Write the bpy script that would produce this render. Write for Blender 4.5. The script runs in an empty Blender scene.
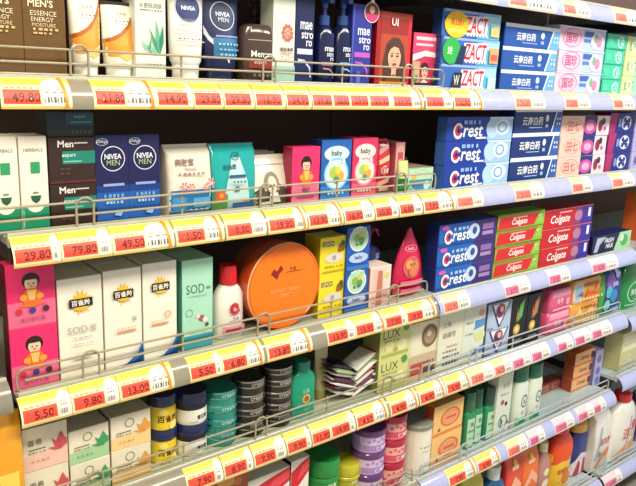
# Supermarket shelves of toiletries and toothpaste, metres, X along the shelves, Y into them, Z up
import bpy, math, random
from math import pi, sin, cos, radians
from mathutils import Matrix, Vector
from mathutils.geometry import tessellate_polygon
rnd = random.Random(7)
COL = bpy.context.scene.collection
# ------------------------------------------------------------------ materials
_M = {}
def lin(c):
    c = c / 255
    return c / 12.92 if c <= .04045 else ((c + .055) / 1.055) ** 2.4
def hexrgb(h):
    return tuple(lin(int(h[i:i + 2], 16)) for i in (0, 2, 4))
def mat(spec):
    """spec: 'rrggbb' or 'rrggbb:kind' with kind gloss, foil, metal, matt, clear, glow"""
    if spec in _M: return _M[spec]
    h, _, kind = spec.partition(':')
    m = bpy.data.materials.new('surface_' + spec.replace(':', '_')); m.use_nodes = True
    nt = m.node_tree; b = nt.nodes['Principled BSDF']
    rgb = hexrgb(h)
    rough = {'': .42, 'gloss': .16, 'foil': .28, 'metal': .27, 'matt': .75, 'clear': .08, 'glow': .4, 'film': .2}[kind]
    b.inputs['Roughness'].default_value = rough
    if kind == 'metal': b.inputs['Metallic'].default_value = 1
    if kind == 'foil': b.inputs['Metallic'].default_value = .45
    if kind == 'clear':
        b.inputs['Transmission Weight'].default_value = .75; b.inputs['IOR'].default_value = 1.35
    if kind in ('gloss', 'film'): b.inputs['Coat Weight'].default_value = .4
    tc = nt.nodes.new('ShaderNodeTexCoord'); nz = nt.nodes.new('ShaderNodeTexNoise')
    nz.inputs['Scale'].default_value = 60; nz.inputs['Detail'].default_value = 3
    nt.links.new(tc.outputs['Object'], nz.inputs['Vector'])
    mx = nt.nodes.new('ShaderNodeMix'); mx.data_type = 'RGBA'; mx.blend_type = 'MIX'
    mx.inputs[6].default_value = (*[c * .9 for c in rgb], 1)
    mx.inputs[7].default_value = (*[min(1, c * 1.06) for c in rgb], 1)
    nt.links.new(nz.outputs['Fac'], mx.inputs[0]); nt.links.new(mx.outputs[2], b.inputs['Base Color'])
    if kind in ('film', 'foil'):
        bp = nt.nodes.new('ShaderNodeBump'); bp.inputs['Strength'].default_value = .35; bp.inputs['Distance'].default_value = .002
        nt.links.new(nz.outputs['Fac'], bp.inputs['Height']); nt.links.new(bp.outputs['Normal'], b.inputs['Normal'])
    _M[spec] = m
    return m
# ------------------------------------------------------------------ text outlines
_T = {}
def glyphs(s, bold=False):
    k = (s, bold)
    if k in _T: return _T[k]
    cu = bpy.data.curves.new('lettering', 'FONT'); cu.body = s; cu.size = 1; cu.resolution_u = 2
    if bold: cu.offset = .018
    o = bpy.data.objects.new('lettering', cu); COL.objects.link(o)
    dg = bpy.context.evaluated_depsgraph_get(); dg.update()
    me = o.evaluated_get(dg).to_mesh(); me.calc_loop_triangles()
    vs = [(v.co.x, v.co.y) for v in me.vertices]; ts = [tuple(t.vertices) for t in me.loop_triangles]
    o.evaluated_get(dg).to_mesh_clear()
    bpy.data.objects.remove(o); bpy.data.curves.remove(cu)
    if vs:
        x0 = min(v[0] for v in vs); x1 = max(v[0] for v in vs); y0 = min(v[1] for v in vs); y1 = max(v[1] for v in vs)
        H = max(y1 - y0, .01); vs = [((x - (x0 + x1) / 2) / H, (y - (y0 + y1) / 2) / H) for x, y in vs]; W = (x1 - x0) / H
    else: W = 1
    _T[k] = (vs, ts, W); return _T[k]
# ------------------------------------------------------------------ mesh builder
class MB:
    def __init__(s): s.v = []; s.f = []; s.fm = []; s.slots = []
    def slot(s, m):
        if m not in s.slots: s.slots.append(m)
        return s.slots.index(m)
    def add(s, vs, fs, m, xf=None):
        b = len(s.v)
        for p in vs: s.v.append(tuple(xf @ Vector(p)) if xf else tuple(p))
        for i, f in enumerate(fs):
            s.f.append([b + j for j in f]); s.fm.append(s.slot(m[i] if isinstance(m, list) else m))
        return s
    def box(s, x0, x1, y0, y1, z0, z1, m, c=.0008, front=None, left=None, top=None, xf=None):
        """chamfered box"""
        c = min(c, (x1 - x0) * .3, (y1 - y0) * .3, (z1 - z0) * .3)
        X = (x0, x1); Y = (y0, y1); Z = (z0, z1); vs = []; idx = {}
        for i in (0, 1):
            for j in (0, 1):
                for k in (0, 1):
                    si, sj, sk = (c, -c)[i], (c, -c)[j], (c, -c)[k]
                    for a, p in enumerate(((X[i], Y[j] + sj, Z[k] + sk), (X[i] + si, Y[j], Z[k] + sk), (X[i] + si, Y[j] + sj, Z[k]))):
                        idx[i, j, k, a] = len(vs); vs.append(p)
        fs = []; ms = []
        def F(q, mm): fs.append(q); ms.append(mm)
        for i in (0, 1):
            q = [idx[i, j, k, 0] for j, k in ((0, 0), (0, 1), (1, 1), (1, 0))]; F(q if i == 0 else q[::-1], (left or m) if i == 0 else m)
            q = [idx[j, i, k, 1] for j, k in ((0, 0), (1, 0), (1, 1), (0, 1))]; F(q if i == 0 else q[::-1], (front or m) if i == 0 else m)
            q = [idx[j, k, i, 2] for j, k in ((0, 0), (0, 1), (1, 1), (1, 0))]; F(q if i == 0 else q[::-1], (top or m) if i == 1 else m)
        for i in (0, 1):
            for j in (0, 1):
                F([idx[i, j, 0, 0], idx[i, j, 1, 0], idx[i, j, 1, 1], idx[i, j, 0, 1]], m)
                F([idx[i, 0, j, 0], idx[i, 1, j, 0], idx[i, 1, j, 2], idx[i, 0, j, 2]], m)
                F([idx[0, i, j, 1], idx[1, i, j, 1], idx[1, i, j, 2], idx[0, i, j, 2]], m)
                for k in (0, 1): F([idx[i, j, k, 0], idx[i, j, k, 1], idx[i, j, k, 2]], m)
        return s.add(vs, fs, ms, xf)
    def loft(s, secs, m, n=28, e=2.0, xf=None, cap=True):
        """secs: (z, half_width, half_depth[, exponent[, cx[, cy]]]); m one spec or a list per segment"""
        vs = []; fs = []; ms = []
        for q in secs:
            z, a, d = q[:3]; ee = q[3] if len(q) > 3 else e; cx = q[4] if len(q) > 4 else 0; cy = q[5] if len(q) > 5 else 0
            for i in range(n):
                t = 2 * pi * i / n; ct, st = cos(t), sin(t)
                vs.append((cx + a * math.copysign(abs(ct) ** (2 / ee), ct), cy + d * math.copysign(abs(st) ** (2 / ee), st), z))
        for k in range(len(secs) - 1):
            for i in range(n):
                j = (i + 1) % n; fs.append([k * n + i, k * n + j, (k + 1) * n + j, (k + 1) * n + i]); ms.append(m[k] if isinstance(m, list) else m)
        if cap:
            fs.append(list(range(n))[::-1]); ms.append(m[0] if isinstance(m, list) else m)
            b = (len(secs) - 1) * n; fs.append([b + i for i in range(n)]); ms.append(m[-1] if isinstance(m, list) else m)
        return s.add(vs, fs, ms, xf)
    def tube(s, pts, r, m, n=7):
        vs = []; fs = []; P = [Vector(p) for p in pts]
        for i, p in enumerate(P):
            t = (P[min(i + 1, len(P) - 1)] - P[max(i - 1, 0)]).normalized()
            up = Vector((0, 0, 1)) if abs(t.z) < .9 else Vector((0, 1, 0))
            a = t.cross(up).normalized(); b = t.cross(a)
            for k in range(n): vs.append(p + a * (r * cos(2 * pi * k / n)) + b * (r * sin(2 * pi * k / n)))
        for i in range(len(P) - 1):
            for k in range(n): j = (k + 1) % n; fs.append([i * n + k, i * n + j, (i + 1) * n + j, (i + 1) * n + k])
        fs.append(list(range(n))[::-1]); fs.append([(len(P) - 1) * n + k for k in range(n)])
        return s.add(vs, fs, m)
    def art(s, items, w, h, surf, maxlen=None, eps=.00018, xf=None):
        """flat printing: items in 0..1 face coordinates laid on surf(x, z, lift) -> point"""
        L = 1
        for it in items:
            k = it[0]; tris = []
            if k == 'r':
                _, a, b, c, d, m = it; p = [(a, b), (c, b), (c, d), (a, d)]; tris = [(p[0], p[1], p[2]), (p[0], p[2], p[3])]
            elif k in ('e', 'o'):
                cx, cy, rx = it[1:4]; ry = rx * w / h if it[4] is None else it[4]; m = it[-1]; N = 28 if rx * w > .004 else 12
                if k == 'e':
                    for i in range(N):
                        t0, t1 = 2 * pi * i / N, 2 * pi * (i + 1) / N
                        tris.append(((cx, cy), (cx + rx * cos(t0), cy + ry * sin(t0)), (cx + rx * cos(t1), cy + ry * sin(t1))))
                else:
                    th = it[5]
                    for i in range(N):
                        t0, t1 = 2 * pi * i / N, 2 * pi * (i + 1) / N
                        o0 = (cx + rx * cos(t0), cy + ry * sin(t0)); o1 = (cx + rx * cos(t1), cy + ry * sin(t1)); g = 1 - th
                        i0 = (cx + g * rx * cos(t0), cy + g * ry * sin(t0)); i1 = (cx + g * rx * cos(t1), cy + g * ry * sin(t1))
                        tris += [(o0, o1, i1), (o0, i1, i0)]
            elif k == 'p':
                pts, m = it[1], it[2]
                for t in tessellate_polygon([[Vector((x, y, 0)) for x, y in pts]]): tris.append(tuple(pts[i] for i in t))
            elif k == 't':
                # text, cx, cy, height fraction, colour, max width fraction, bold, shear
                txt, cx, cy, hh, m = it[1:6]; mw = it[6] if len(it) > 6 else .9; bold = it[7] if len(it) > 7 else False; sh = it[8] if len(it) > 8 else 0
                vs, ts, W = glyphs(txt, bold); H = hh * h; sx = min(1, mw * w / (W * H))
                P = [(cx + (x * H * sx + sh * y * H) / w, cy + y * hh) for x, y in vs]
                tris = [tuple(P[i] for i in t) for t in ts]
            if maxlen:
                out = []; st = [(t, 0) for t in tris]
                while st:
                    t, dpt = st.pop()
                    e = [math.hypot((t[i][0] - t[(i + 1) % 3][0]) * w, (t[i][1] - t[(i + 1) % 3][1]) * h) for i in range(3)]
                    k2 = e.index(max(e))
                    if e[k2] > maxlen and dpt < 9:
                        a, b, c = t[k2], t[(k2 + 1) % 3], t[(k2 + 2) % 3]; mid = ((a[0] + b[0]) / 2, (a[1] + b[1]) / 2)
                        st += [((a, mid, c), dpt + 1), ((mid, b, c), dpt + 1)]
                    else: out.append(t)
                tris = out
            vs = []; fs = []; cache = {}
            for t in tris:
                ar = (t[1][0] - t[0][0]) * (t[2][1] - t[0][1]) - (t[2][0] - t[0][0]) * (t[1][1] - t[0][1])
                if abs(ar) < 1e-12: continue
                ids = []
                for p in (t if ar > 0 else t[::-1]):
                    key = (round(p[0], 5), round(p[1], 5))
                    if key not in cache: cache[key] = len(vs); vs.append(surf((p[0] - .5) * w, p[1] * h, L * eps))
                    ids.append(cache[key])
                if len(set(ids)) == 3: fs.append(ids)
            s.add(vs, fs, m, xf); L += 1
        return s
    def build(s, name, parent=None, smooth=True):
        me = bpy.data.meshes.new(name); me.from_pydata(s.v, [], s.f)
        for m in s.slots: me.materials.append(mat(m))
        me.polygons.foreach_set('material_index', s.fm)
        if smooth:
            me.polygons.foreach_set('use_smooth', [True] * len(s.f)); me.set_sharp_from_angle(angle=radians(38))
        me.update()
        o = bpy.data.objects.new(name, me); COL.objects.link(o)
        if parent: o.parent = parent
        return o
def flat(y0, z0=0):
    return lambda x, z, l: (x, y0 - l, z0 + z)
def onloft(secs, z0, e=2.0):
    S = sorted([(q[0], q[1], q[2], q[3] if len(q) > 3 else e) for q in secs])
    def f(x, z, l):
        z += z0
        for a, b in zip(S, S[1:]):
            if a[0] <= z <= b[0] + 1e-9: break
        else: a, b = (S[0], S[1]) if z < S[0][0] else (S[-2], S[-1])
        t = 0 if b[0] == a[0] else max(0, min(1, (z - a[0]) / (b[0] - a[0])))
        hw = a[1] + (b[1] - a[1]) * t; hd = a[2] + (b[2] - a[2]) * t; ee = a[3] + (b[3] - a[3]) * t
        q = min(.995, abs(x / hw)); x = math.copysign(q * hw, x)
        return (x * (1 + 2 * l), -hd * (1 - q ** ee) ** (1 / ee) - 2.2 * l, z)
    return f
def empty(name, loc=(0, 0, 0), rz=0):
    o = bpy.data.objects.new(name, None); COL.objects.link(o); o.location = loc; o.rotation_euler = (0, 0, rz)
    o.empty_display_size = .02; return o
SEEN = {}
def tag(o, label, cat, group=None, kind=None):
    o['label'] = label; o['category'] = cat
    if group: o['group'] = group
    if kind: o['kind'] = kind
    SEEN.setdefault(label, []).append(o); return o
def dup(o, parent=None):
    c = o.copy(); COL.objects.link(c)
    if parent: c.parent = parent
    for ch in list(o.children): dup(ch, c)
    return c
def structure(o): o['kind'] = 'structure'; return o
# ------------------------------------------------------------------ kinds of goods, each standing on z = 0 at x = 0, front at -d/2
def carton(w, d, h, c, art=(), left=None, top=None, name='carton'):
    b = MB(); w -= .0008
    b.box(-w / 2, w / 2, -d / 2, d / 2, 0, h, c, left=left, top=top)
    b.art(art, w * .985, h * .985, flat(-d / 2, h * .0075))
    return b.build(name, smooth=False)
def squeeze_tube(w, d, h, c, cap, art=(), capc='', name='squeeze_tube', crimp=True):
    """stands on its cap, crimped seam on top"""
    r = empty(name); ch = h * cap
    secs = [(ch, w * .36, d * .42), (ch + .006, w * .42, d * .48), (h * .45, w * .46, d * .42), (h * .8, w * .49, d * .22), (h * .94, w * .5, d * .07), (h, w * .5, d * .05)]
    MB().loft(secs, c, n=36).build('body', r)
    MB().loft([(0, w * .33, d * .40), (.001, w * .345, d * .42), (ch - .001, w * .36, d * .42), (ch, w * .35, d * .41)], capc or c, n=32).build('cap', r)
    if art: MB().art(art, w, h - ch, onloft(secs, ch), maxlen=.006).build('label', r)
    return r
def bottle(secs, c, capsecs, capc, art=(), lz=(0, 1), lw=1, name='bottle', e=2.6, extra=None):
    r = empty(name)
    MB().loft(secs, c, n=36, e=e).build('body', r)
    if capsecs: MB().loft(capsecs, capc, n=28).build('cap', r)
    if art: MB().art(art, lw, lz[1] - lz[0], onloft(secs, lz[0], e), maxlen=.006).build('label', r)
    if extra: extra(r)
    return r
def jar(w, h, c, lidc, art=(), lid=.28, name='jar', band=None):
    r = empty(name); a = w / 2; hl = h * (1 - lid)
    secs = [(0, a * .86, a * .86), (.002, a * .93, a * .93), (hl * .5, a * .94, a * .94), (hl, a * .93, a * .93)]
    MB().loft(secs, c, n=40).build('body', r)
    m = MB().loft([(hl, a * .99, a * .99), (hl + .001, a, a), (h - .002, a, a), (h, a * .96, a * .96)], lidc, n=40)
    if band: m.loft([(h - .0035, a * 1.012, a * 1.012), (h - .0015, a * 1.012, a * 1.012)], band, n=40)
    m.build('lid', r)
    if art: MB().art(art, w * .9, hl, onloft(secs, 0), maxlen=.005).build('label', r)
    return r
CAM = dict(f=700.251, rot=(0.688532, 0.235472, 0.040725), loc=(-0.2668, -0.9785, 1.6163))
ZL = {0: 1.7739, 1: 1.5564, 2: 1.3401, 3: 1.0989, 4: 0.8893, 5: 0.6281, 6: 0.3100}
DECK = {k: v + .038 for k, v in ZL.items()}
DEPTH = .40
# shelf, left x, right x, front y, depth, height of pile, how many piled
POS = {
    'mens_a': (1, -0.0147, 0.0437, 0.047, 0.05, 0.1167, 1),
    'mens_b': (1, 0.0437, 0.1011, 0.047, 0.05, 0.1225, 1),
    'swoosh_a': (1, 0.1128, 0.1602, 0.047, 0.045, 0.122, 1),
    'swoosh_b': (1, 0.1617, 0.2136, 0.047, 0.045, 0.1156, 1),
    'aloe': (1, 0.2054, 0.2564, 0.047, 0.045, 0.13, 1),
    'nivtube': (1, 0.2704, 0.3329, 0.047, 0.045, 0.147, 1),
    'menstube': (1, 0.3311, 0.3998, 0.047, 0.045, 0.1395, 1),
    'brownbot': (1, 0.4025, 0.4772, 0.047, 0.045, 0.1026, 1),
    'behindbot': (1, 0.4617, 0.5189, 0.12, 0.04, 0.1742, 1),
    'flowerbox': (1, 0.4479, 0.5057, 0.047, 0.04, 0.1569, 1),
    'maestbox': (1, 0.5035, 0.5484, 0.047, 0.04, 0.1617, 1),
    'maestb1': (1, 0.5642, 0.6048, 0.047, 0.035, 0.158, 1),
    'maestb2': (1, 0.6073, 0.6521, 0.047, 0.035, 0.1622, 1),
    'maestviolet': (1, 0.6382, 0.6895, 0.047, 0.035, 0.1539, 1),
    'hairdye': (1, 0.7048, 0.8049, 0.052, 0.06, 0.1473, 1),
    'hairdye2': (1, 0.8233, 0.8966, 0.062, 0.05, 0.115, 1),
    'zact': (1, 0.8869, 1.0826, 0.045, 0.028, 0.1673, 3),
    'ynby1': (1, 1.0972, 1.3169, 0.045, 0.045, 0.1547, 3),
    'pinkst': (1, 1.3213, 1.536, 0.045, 0.045, 0.1656, 3),
    'mint': (1, 1.541, 1.6398, 0.045, 0.045, 0.1594, 4),
    'lime': (1, 1.6451, 1.7856, 0.045, 0.045, 0.1595, 3),
    'greenwht_a': (2, -0.0137, 0.027, 0.047, 0.05, 0.1394, 1),
    'greenwht_b': (2, 0.0276, 0.067, 0.047, 0.05, 0.1385, 1),
    'menbox': (2, 0.0685, 0.1381, 0.047, 0.06, 0.1358, 2),
    'menbox3': (2, 0.0749, 0.1444, 0.057, 0.06, 0.1712, 1),
    'niv_a': (2, 0.1391, 0.1887, 0.047, 0.045, 0.1389, 1),
    'niv_b': (2, 0.1895, 0.243, 0.047, 0.045, 0.1379, 1),
    'flowerpack': (2, 0.263, 0.3482, 0.057, 0.05, 0.1166, 1),
    'tealpack': (2, 0.3475, 0.4386, 0.057, 0.04, 0.1162, 1),
    'pouch': (2, 0.4376, 0.5186, 0.057, 0.03, 0.0903, 1),
    'girlpink': (2, 0.5118, 0.5787, 0.052, 0.03, 0.1068, 1),
    'bluetoy': (2, 0.5812, 0.6581, 0.052, 0.04, 0.1179, 1),
    'pinktoy': (2, 0.6608, 0.7294, 0.052, 0.04, 0.1199, 1),
    'redpack': (2, 0.7653, 0.8284, 0.09, 0.07, 0.1203, 1),
    'greentray': (2, 0.7924, 0.9024, 0.052, 0.12, 0.0523, 1),
    'crestA': (2, 0.9294, 1.1666, 0.045, 0.028, 0.1598, 3),
    'ynby2': (2, 1.1665, 1.3705, 0.045, 0.05, 0.1804, 3),
    'peach': (2, 1.3751, 1.6105, 0.045, 0.05, 0.16, 3),
    'magnavy': (2, 1.6159, 1.752, 0.045, 0.05, 0.1675, 3),
    'purp': (2, 1.7579, 1.8938, 0.045, 0.05, 0.1672, 3),
    'girlbig': (3, -0.0014, 0.0692, 0.047, 0.03, 0.1968, 2),
    'bql_a': (3, 0.0707, 0.1411, 0.047, 0.045, 0.1635, 1),
    'bql_b': (3, 0.143, 0.2075, 0.047, 0.045, 0.1663, 1),
    'bql_c': (3, 0.2094, 0.2715, 0.047, 0.045, 0.1689, 1),
    'sod': (3, 0.2811, 0.3421, 0.047, 0.05, 0.1646, 1),
    'whtbot': (3, 0.3596, 0.4201, 0.057, 0.035, 0.1369, 1),
    'tin': (3, 0.4199, 0.5814, 0.047, 0.07, 0.1708, 1),
    'yellow': (3, 0.5876, 0.6597, 0.052, 0.05, 0.1672, 2),
    'bluechar': (3, 0.6531, 0.7177, 0.047, 0.04, 0.1821, 2),
    'cartonpale': (3, 0.7232, 0.7863, 0.047, 0.05, 0.1162, 1),
    'drop': (3, 0.8117, 0.9166, 0.057, 0.035, 0.1563, 1),
    'crestB': (3, 0.9301, 1.1434, 0.045, 0.036, 0.1584, 3),
    'colgG': (3, 1.1454, 1.3418, 0.045, 0.05, 0.1613, 4),
    'colgR': (3, 1.341, 1.5838, 0.045, 0.05, 0.1553, 3),
    'fresh': (3, 1.6046, 1.8257, 0.045, 0.05, 0.054, 1),
    'soapP': (4, 0.0057, 0.0749, 0.042, 0.04, 0.1461, 2),
    'soapG': (4, 0.0765, 0.1438, 0.042, 0.055, 0.1214, 2),
    'soapO': (4, 0.1455, 0.217, 0.042, 0.055, 0.1254, 2),
    'jarY': (4, 0.2311, 0.2819, 0.047, 0.06, 0.1307, 2),
    'jarW': (4, 0.2819, 0.3442, 0.047, 0.06, 0.1236, 2),
    'tinT': (4, 0.3421, 0.4085, 0.047, 0.06, 0.1094, 4),
    'tinK': (4, 0.4057, 0.4739, 0.047, 0.06, 0.1156, 4),
    'tinK2': (4, 0.4736, 0.5412, 0.047, 0.06, 0.1247, 5),
    'botT': (4, 0.5313, 0.5971, 0.052, 0.03, 0.1229, 1),
    'tubeB': (4, 0.6279, 0.665, 0.09, 0.03, 0.1203, 1),
    'sachets': (4, 0.6191, 0.7599, 0.047, 0.1, 0.1237, 1),
    'lux': (4, 0.7653, 0.8628, 0.047, 0.055, 0.1554, 2),
    'creamOval': (4, 0.859, 0.9569, 0.047, 0.045, 0.1436, 1),
    'redsmall': (4, 0.8619, 0.9389, 0.045, 0.03, 0.0661, 1),
    'creamText': (4, 0.9546, 1.0449, 0.042, 0.05, 0.1531, 1),
    'creamBlue': (4, 1.0452, 1.1295, 0.042, 0.05, 0.155, 1),
    'safeg': (4, 1.1378, 1.2369, 0.042, 0.05, 0.142, 2),
    'black_a': (4, 1.239, 1.3077, 0.042, 0.05, 0.1435, 1),
    'black_b': (4, 1.3097, 1.3769, 0.042, 0.05, 0.1399, 1),
    'pinksoap': (4, 1.4152, 1.53, 0.042, 0.05, 0.1301, 2),
    'orangesoap': (4, 1.5285, 1.6874, 0.042, 0.05, 0.1393, 2),
    'bluepack': (4, 1.6904, 1.8265, 0.047, 0.05, 0.1466, 1),
    'redcart0': (5, 0.3462, 0.4234, 0.047, 0.05, 0.1973, 1),
    'redcart_a': (5, 0.4232, 0.5276, 0.047, 0.05, 0.1651, 1),
    'redcart_b': (5, 0.53, 0.5782, 0.047, 0.05, 0.1719, 1),
    'jarG': (5, 0.6153, 0.6924, 0.057, 0.07, 0.128, 1),
    'jarYG': (5, 0.6924, 0.7586, 0.057, 0.07, 0.091, 1),
    'jarP': (5, 0.739, 0.8208, 0.047, 0.065, 0.1691, 3),
    'jarR': (5, 0.8152, 0.8914, 0.047, 0.065, 0.1811, 3),
    'tub': (5, 0.8917, 0.9963, 0.047, 0.07, 0.1326, 1),
    'soapOr': (5, 0.9695, 1.084, 0.047, 0.032, 0.1676, 2),
    'botG_a': (5, 1.1129, 1.1557, 0.057, 0.03, 0.1598, 1),
    'botG_b': (5, 1.1535, 1.1931, 0.057, 0.03, 0.1578, 1),
    'botG_c': (5, 1.1908, 1.2452, 0.057, 0.03, 0.1546, 1),
    'creamE': (5, 1.2134, 1.2971, 0.047, 0.035, 0.187, 1),
    'tubeG_a': (5, 1.3074, 1.3813, 0.047, 0.03, 0.1867, 1),
    'tubeG_b': (5, 1.3834, 1.4453, 0.047, 0.03, 0.1789, 1),
    'brown': (5, 1.6775, 1.7902, 0.09, 0.035, 0.13, 3),
    'lav': (5, 1.7857, 1.8315, 0.08, 0.05, 0.1191, 1),
    'yg': (6, 1.1531, 1.2355, 0.06, 0.05, 0.2022, 1),
    'botBlue': (6, 1.252, 1.3455, 0.06, 0.05, 0.1978, 1),
    'or_a': (6, 1.3391, 1.4169, 0.06, 0.04, 0.2056, 1),
    'or_b': (6, 1.419, 1.501, 0.06, 0.04, 0.1984, 1),
    'pinkF': (6, 1.5234, 1.5873, 0.07, 0.04, 0.188, 1),
    'orbot': (6, 1.5739, 1.7085, 0.06, 0.05, 0.2294, 1),
    'navybot': (6, 1.7413, 1.8551, 0.08, 0.05, 0.1844, 1),
    'pouchW': (6, 1.7575, 1.894, 0.06, 0.05, 0.226, 1),
    'jug': (6, 1.9229, 2.1751, 0.1, 0.09, 0.2301, 1),
}
# shelf, price, card from, red window to, card to, paleness, legible
TAGS = [
    (0, '7.90', 0.8637, 0.929, 1.0008, 1, 0),
    (0, '7.90', 1.0368, 1.1049, 1.2203, 1, 0),
    (0, '5.90', 1.2471, 1.3009, 1.3662, 1, 0),
    (0, '6.50', 1.4773, 1.5404, 1.6676, 1, 0),
    (1, '49.80', -0.0045, 0.0468, 0.089, 0, 1),
    (1, '21.80', 0.1196, 0.1656, 0.2165, 0, 1),
    (1, '14.90', 0.2162, 0.2677, 0.2771, 0, 1),
    (1, '29.80', 0.2785, 0.3264, 0.3309, 0, 1),
    (1, '29.80', 0.3326, 0.3833, 0.3901, 0, 1),
    (1, '16.90', 0.3921, 0.446, 0.4534, 0, 1),
    (1, '34.90', 0.4556, 0.5041, 0.5098, 0, 1),
    (1, '39.80', 0.5123, 0.5566, 0.5602, 0, 0),
    (1, '38.80', 0.5606, 0.5995, 0.601, 0, 0),
    (1, '29.90', 0.6014, 0.6469, 0.6485, 0, 0),
    (1, '29.90', 0.6491, 0.6992, 0.709, 0, 0),
    (1, '19.90', 0.7097, 0.7626, 0.7962, 0, 0),
    (1, '9.90', 0.803, 0.8573, 0.8844, 0, 0),
    (1, '12.90', 0.8887, 0.9436, 0.9865, 0, 0),
    (1, '21.50', 1.0996, 1.1604, 1.2198, 1, 0),
    (1, '13.90', 1.3028, 1.3594, 1.4188, 1, 0),
    (1, '11.50', 1.5304, 1.5802, 1.6441, 1, 0),
    (2, '29.80', -0.001, 0.0508, 0.0639, 0, 1),
    (2, '79.80', 0.0648, 0.1179, 0.14, 0, 1),
    (2, '49.50', 0.1411, 0.1924, 0.2426, 0, 1),
    (2, '1.50', 0.2459, 0.2978, 0.3348, 0, 1),
    (2, '9.90', 0.3387, 0.3897, 0.42, 0, 1),
    (2, '19.90', 0.4243, 0.4821, 0.5108, 0, 0),
    (2, '13.90', 0.5135, 0.5592, 0.5977, 0, 0),
    (2, '16.90', 0.6008, 0.6476, 0.6787, 0, 0),
    (2, '15.80', 0.6821, 0.7267, 0.7456, 0, 0),
    (2, '6.80', 0.7494, 0.7906, 0.8167, 0, 0),
    (2, '7.90', 0.8209, 0.8676, 0.922, 0, 0),
    (2, '12.90', 0.9266, 0.9809, 1.0189, 1, 0),
    (2, '21.50', 1.1373, 1.2008, 1.2587, 1, 0),
    (2, '10.90', 1.3823, 1.433, 1.4812, 1, 0),
    (2, '11.90', 1.5827, 1.6401, 1.7069, 1, 0),
    (3, '5.50', -0.0041, 0.0479, 0.0695, 0, 1),
    (3, '9.80', 0.0705, 0.1207, 0.1442, 0, 1),
    (3, '13.00', 0.1455, 0.1964, 0.2403, 0, 1),
    (3, '5.50', 0.2702, 0.32, 0.3331, 0, 1),
    (3, '6.80', 0.3331, 0.384, 0.4221, 0, 1),
    (3, '13.80', 0.4289, 0.4822, 0.534, 0, 1),
    (3, '13.90', 0.5721, 0.6246, 0.6452, 0, 0),
    (3, '15.90', 0.6459, 0.6961, 0.7297, 0, 0),
    (3, '7.90', 0.7306, 0.7783, 0.7926, 0, 0),
    (3, '19.90', 0.7937, 0.8438, 0.8885, 0, 0),
    (3, '12.90', 0.9134, 0.9613, 1.0068, 1, 0),
    (3, '6.90', 1.1386, 1.1948, 1.2448, 2, 0),
    (3, '8.90', 1.3273, 1.3815, 1.4287, 2, 0),
    (3, '16.90', 1.5381, 1.6109, 1.6827, 2, 0),
    (4, '7.90', 0.2636, 0.3192, 0.3371, 0, 1),
    (4, '8.90', 0.3393, 0.3879, 0.4025, 0, 1),
    (4, '9.90', 0.405, 0.4542, 0.4794, 0, 1),
    (4, '9.90', 0.4823, 0.5298, 0.5415, 0, 1),
    (4, '11.90', 0.5447, 0.5921, 0.5938, 0, 0),
    (4, '19.90', 0.5945, 0.6439, 0.6598, 0, 0),
    (4, '4.50', 0.6634, 0.7128, 0.7569, 0, 0),
    (4, '4.90', 0.7641, 0.8142, 0.8523, 0, 0),
    (4, '4.90', 0.8569, 0.9072, 0.9446, 0, 0),
    (4, '5.90', 0.9497, 0.9998, 1.0362, 0, 0),
    (4, '3.90', 1.038, 1.0873, 1.1302, 1, 0),
    (4, '4.20', 1.1323, 1.1723, 1.205, 1, 0),
    (4, '4.20', 1.2073, 1.2537, 1.2884, 2, 0),
    (4, '3.80', 1.2909, 1.3352, 1.3767, 2, 0),
    (4, '3.80', 1.4134, 1.4561, 1.4906, 2, 0),
    (4, '3.50', 1.499, 1.5492, 1.5859, 2, 0),
    (4, '5.50', 1.5893, 1.6422, 1.7043, 2, 0),
    (5, '7.90', 0.9897, 1.0541, 1.0968, 0, 0),
    (5, '8.90', 1.103, 1.1597, 1.1972, 0, 0),
    (5, '15.90', 1.2301, 1.2826, 1.3232, 1, 0),
    (5, '12.90', 1.3307, 1.3719, 1.4051, 2, 0),
    (5, '19.90', 1.4532, 1.5132, 1.5549, 2, 0),
    (5, '9.90', 1.5747, 1.6277, 1.6666, 2, 0),
    (5, '9.50', 1.6646, 1.7026, 1.7373, 2, 0),
    (6, '16.90', 1.8113, 1.8852, 1.924, 2, 0),
]
JUG = (2.0, .075, DECK[6]); WPACK = (1.86, .075, DECK[6])
BEYOND = [  # x, y, colour, second colour, label, kind, height, z
    (1.945, .10, '1f8a44', '1c6a38:gloss', 'green bottle with a pale round logo at the right edge of the photo', 'bottle', .2, DECK[4] - .02),
    (2.10, .11, '2a9a50', '1c6a38:gloss', 'second green bottle, mostly outside the right edge', 'bottle', .2, DECK[4] - .02),
    (1.99, .10, 'e0642c', 'f0b07a', 'orange carton at the right edge past the single navy toothpaste', 'box', .15, DECK[3]),
    (1.945, .08, 'cfc890', 'e8e4c4', 'pale olive carton in the unit beyond the right end', 'box', .13, DECK[5] + .036),
    (2.075, .08, 'd8cfa8', 'b8a874', 'beige carton further right in the unit beyond', 'box', .13, DECK[5] + .036),
    (2.2, .10, '4a2c5c', '8a5a9c', 'dark purple pack right of the white jug', 'bag', .2, DECK[6]),
    (-.062, .04, 'e8a024', 'f4d45a', 'orange-yellow bag past the left end', 'bag', .17, .9432),
    (-.08, .06, '1c2048', 'b83040', 'dark blue box past the left end beside the large pink cartons', 'box', .17, 1.1712),
]
LAMPS = [(-.9, (1, .88, .60), 34), (.8, (1, .95, .80), 30), (2.5, (.84, .93, 1), 38)]; LY = -1.3; LT = 32
WCOL = (1, .99, .95); WSTR = .46; EXPOSURE = .25
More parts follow.
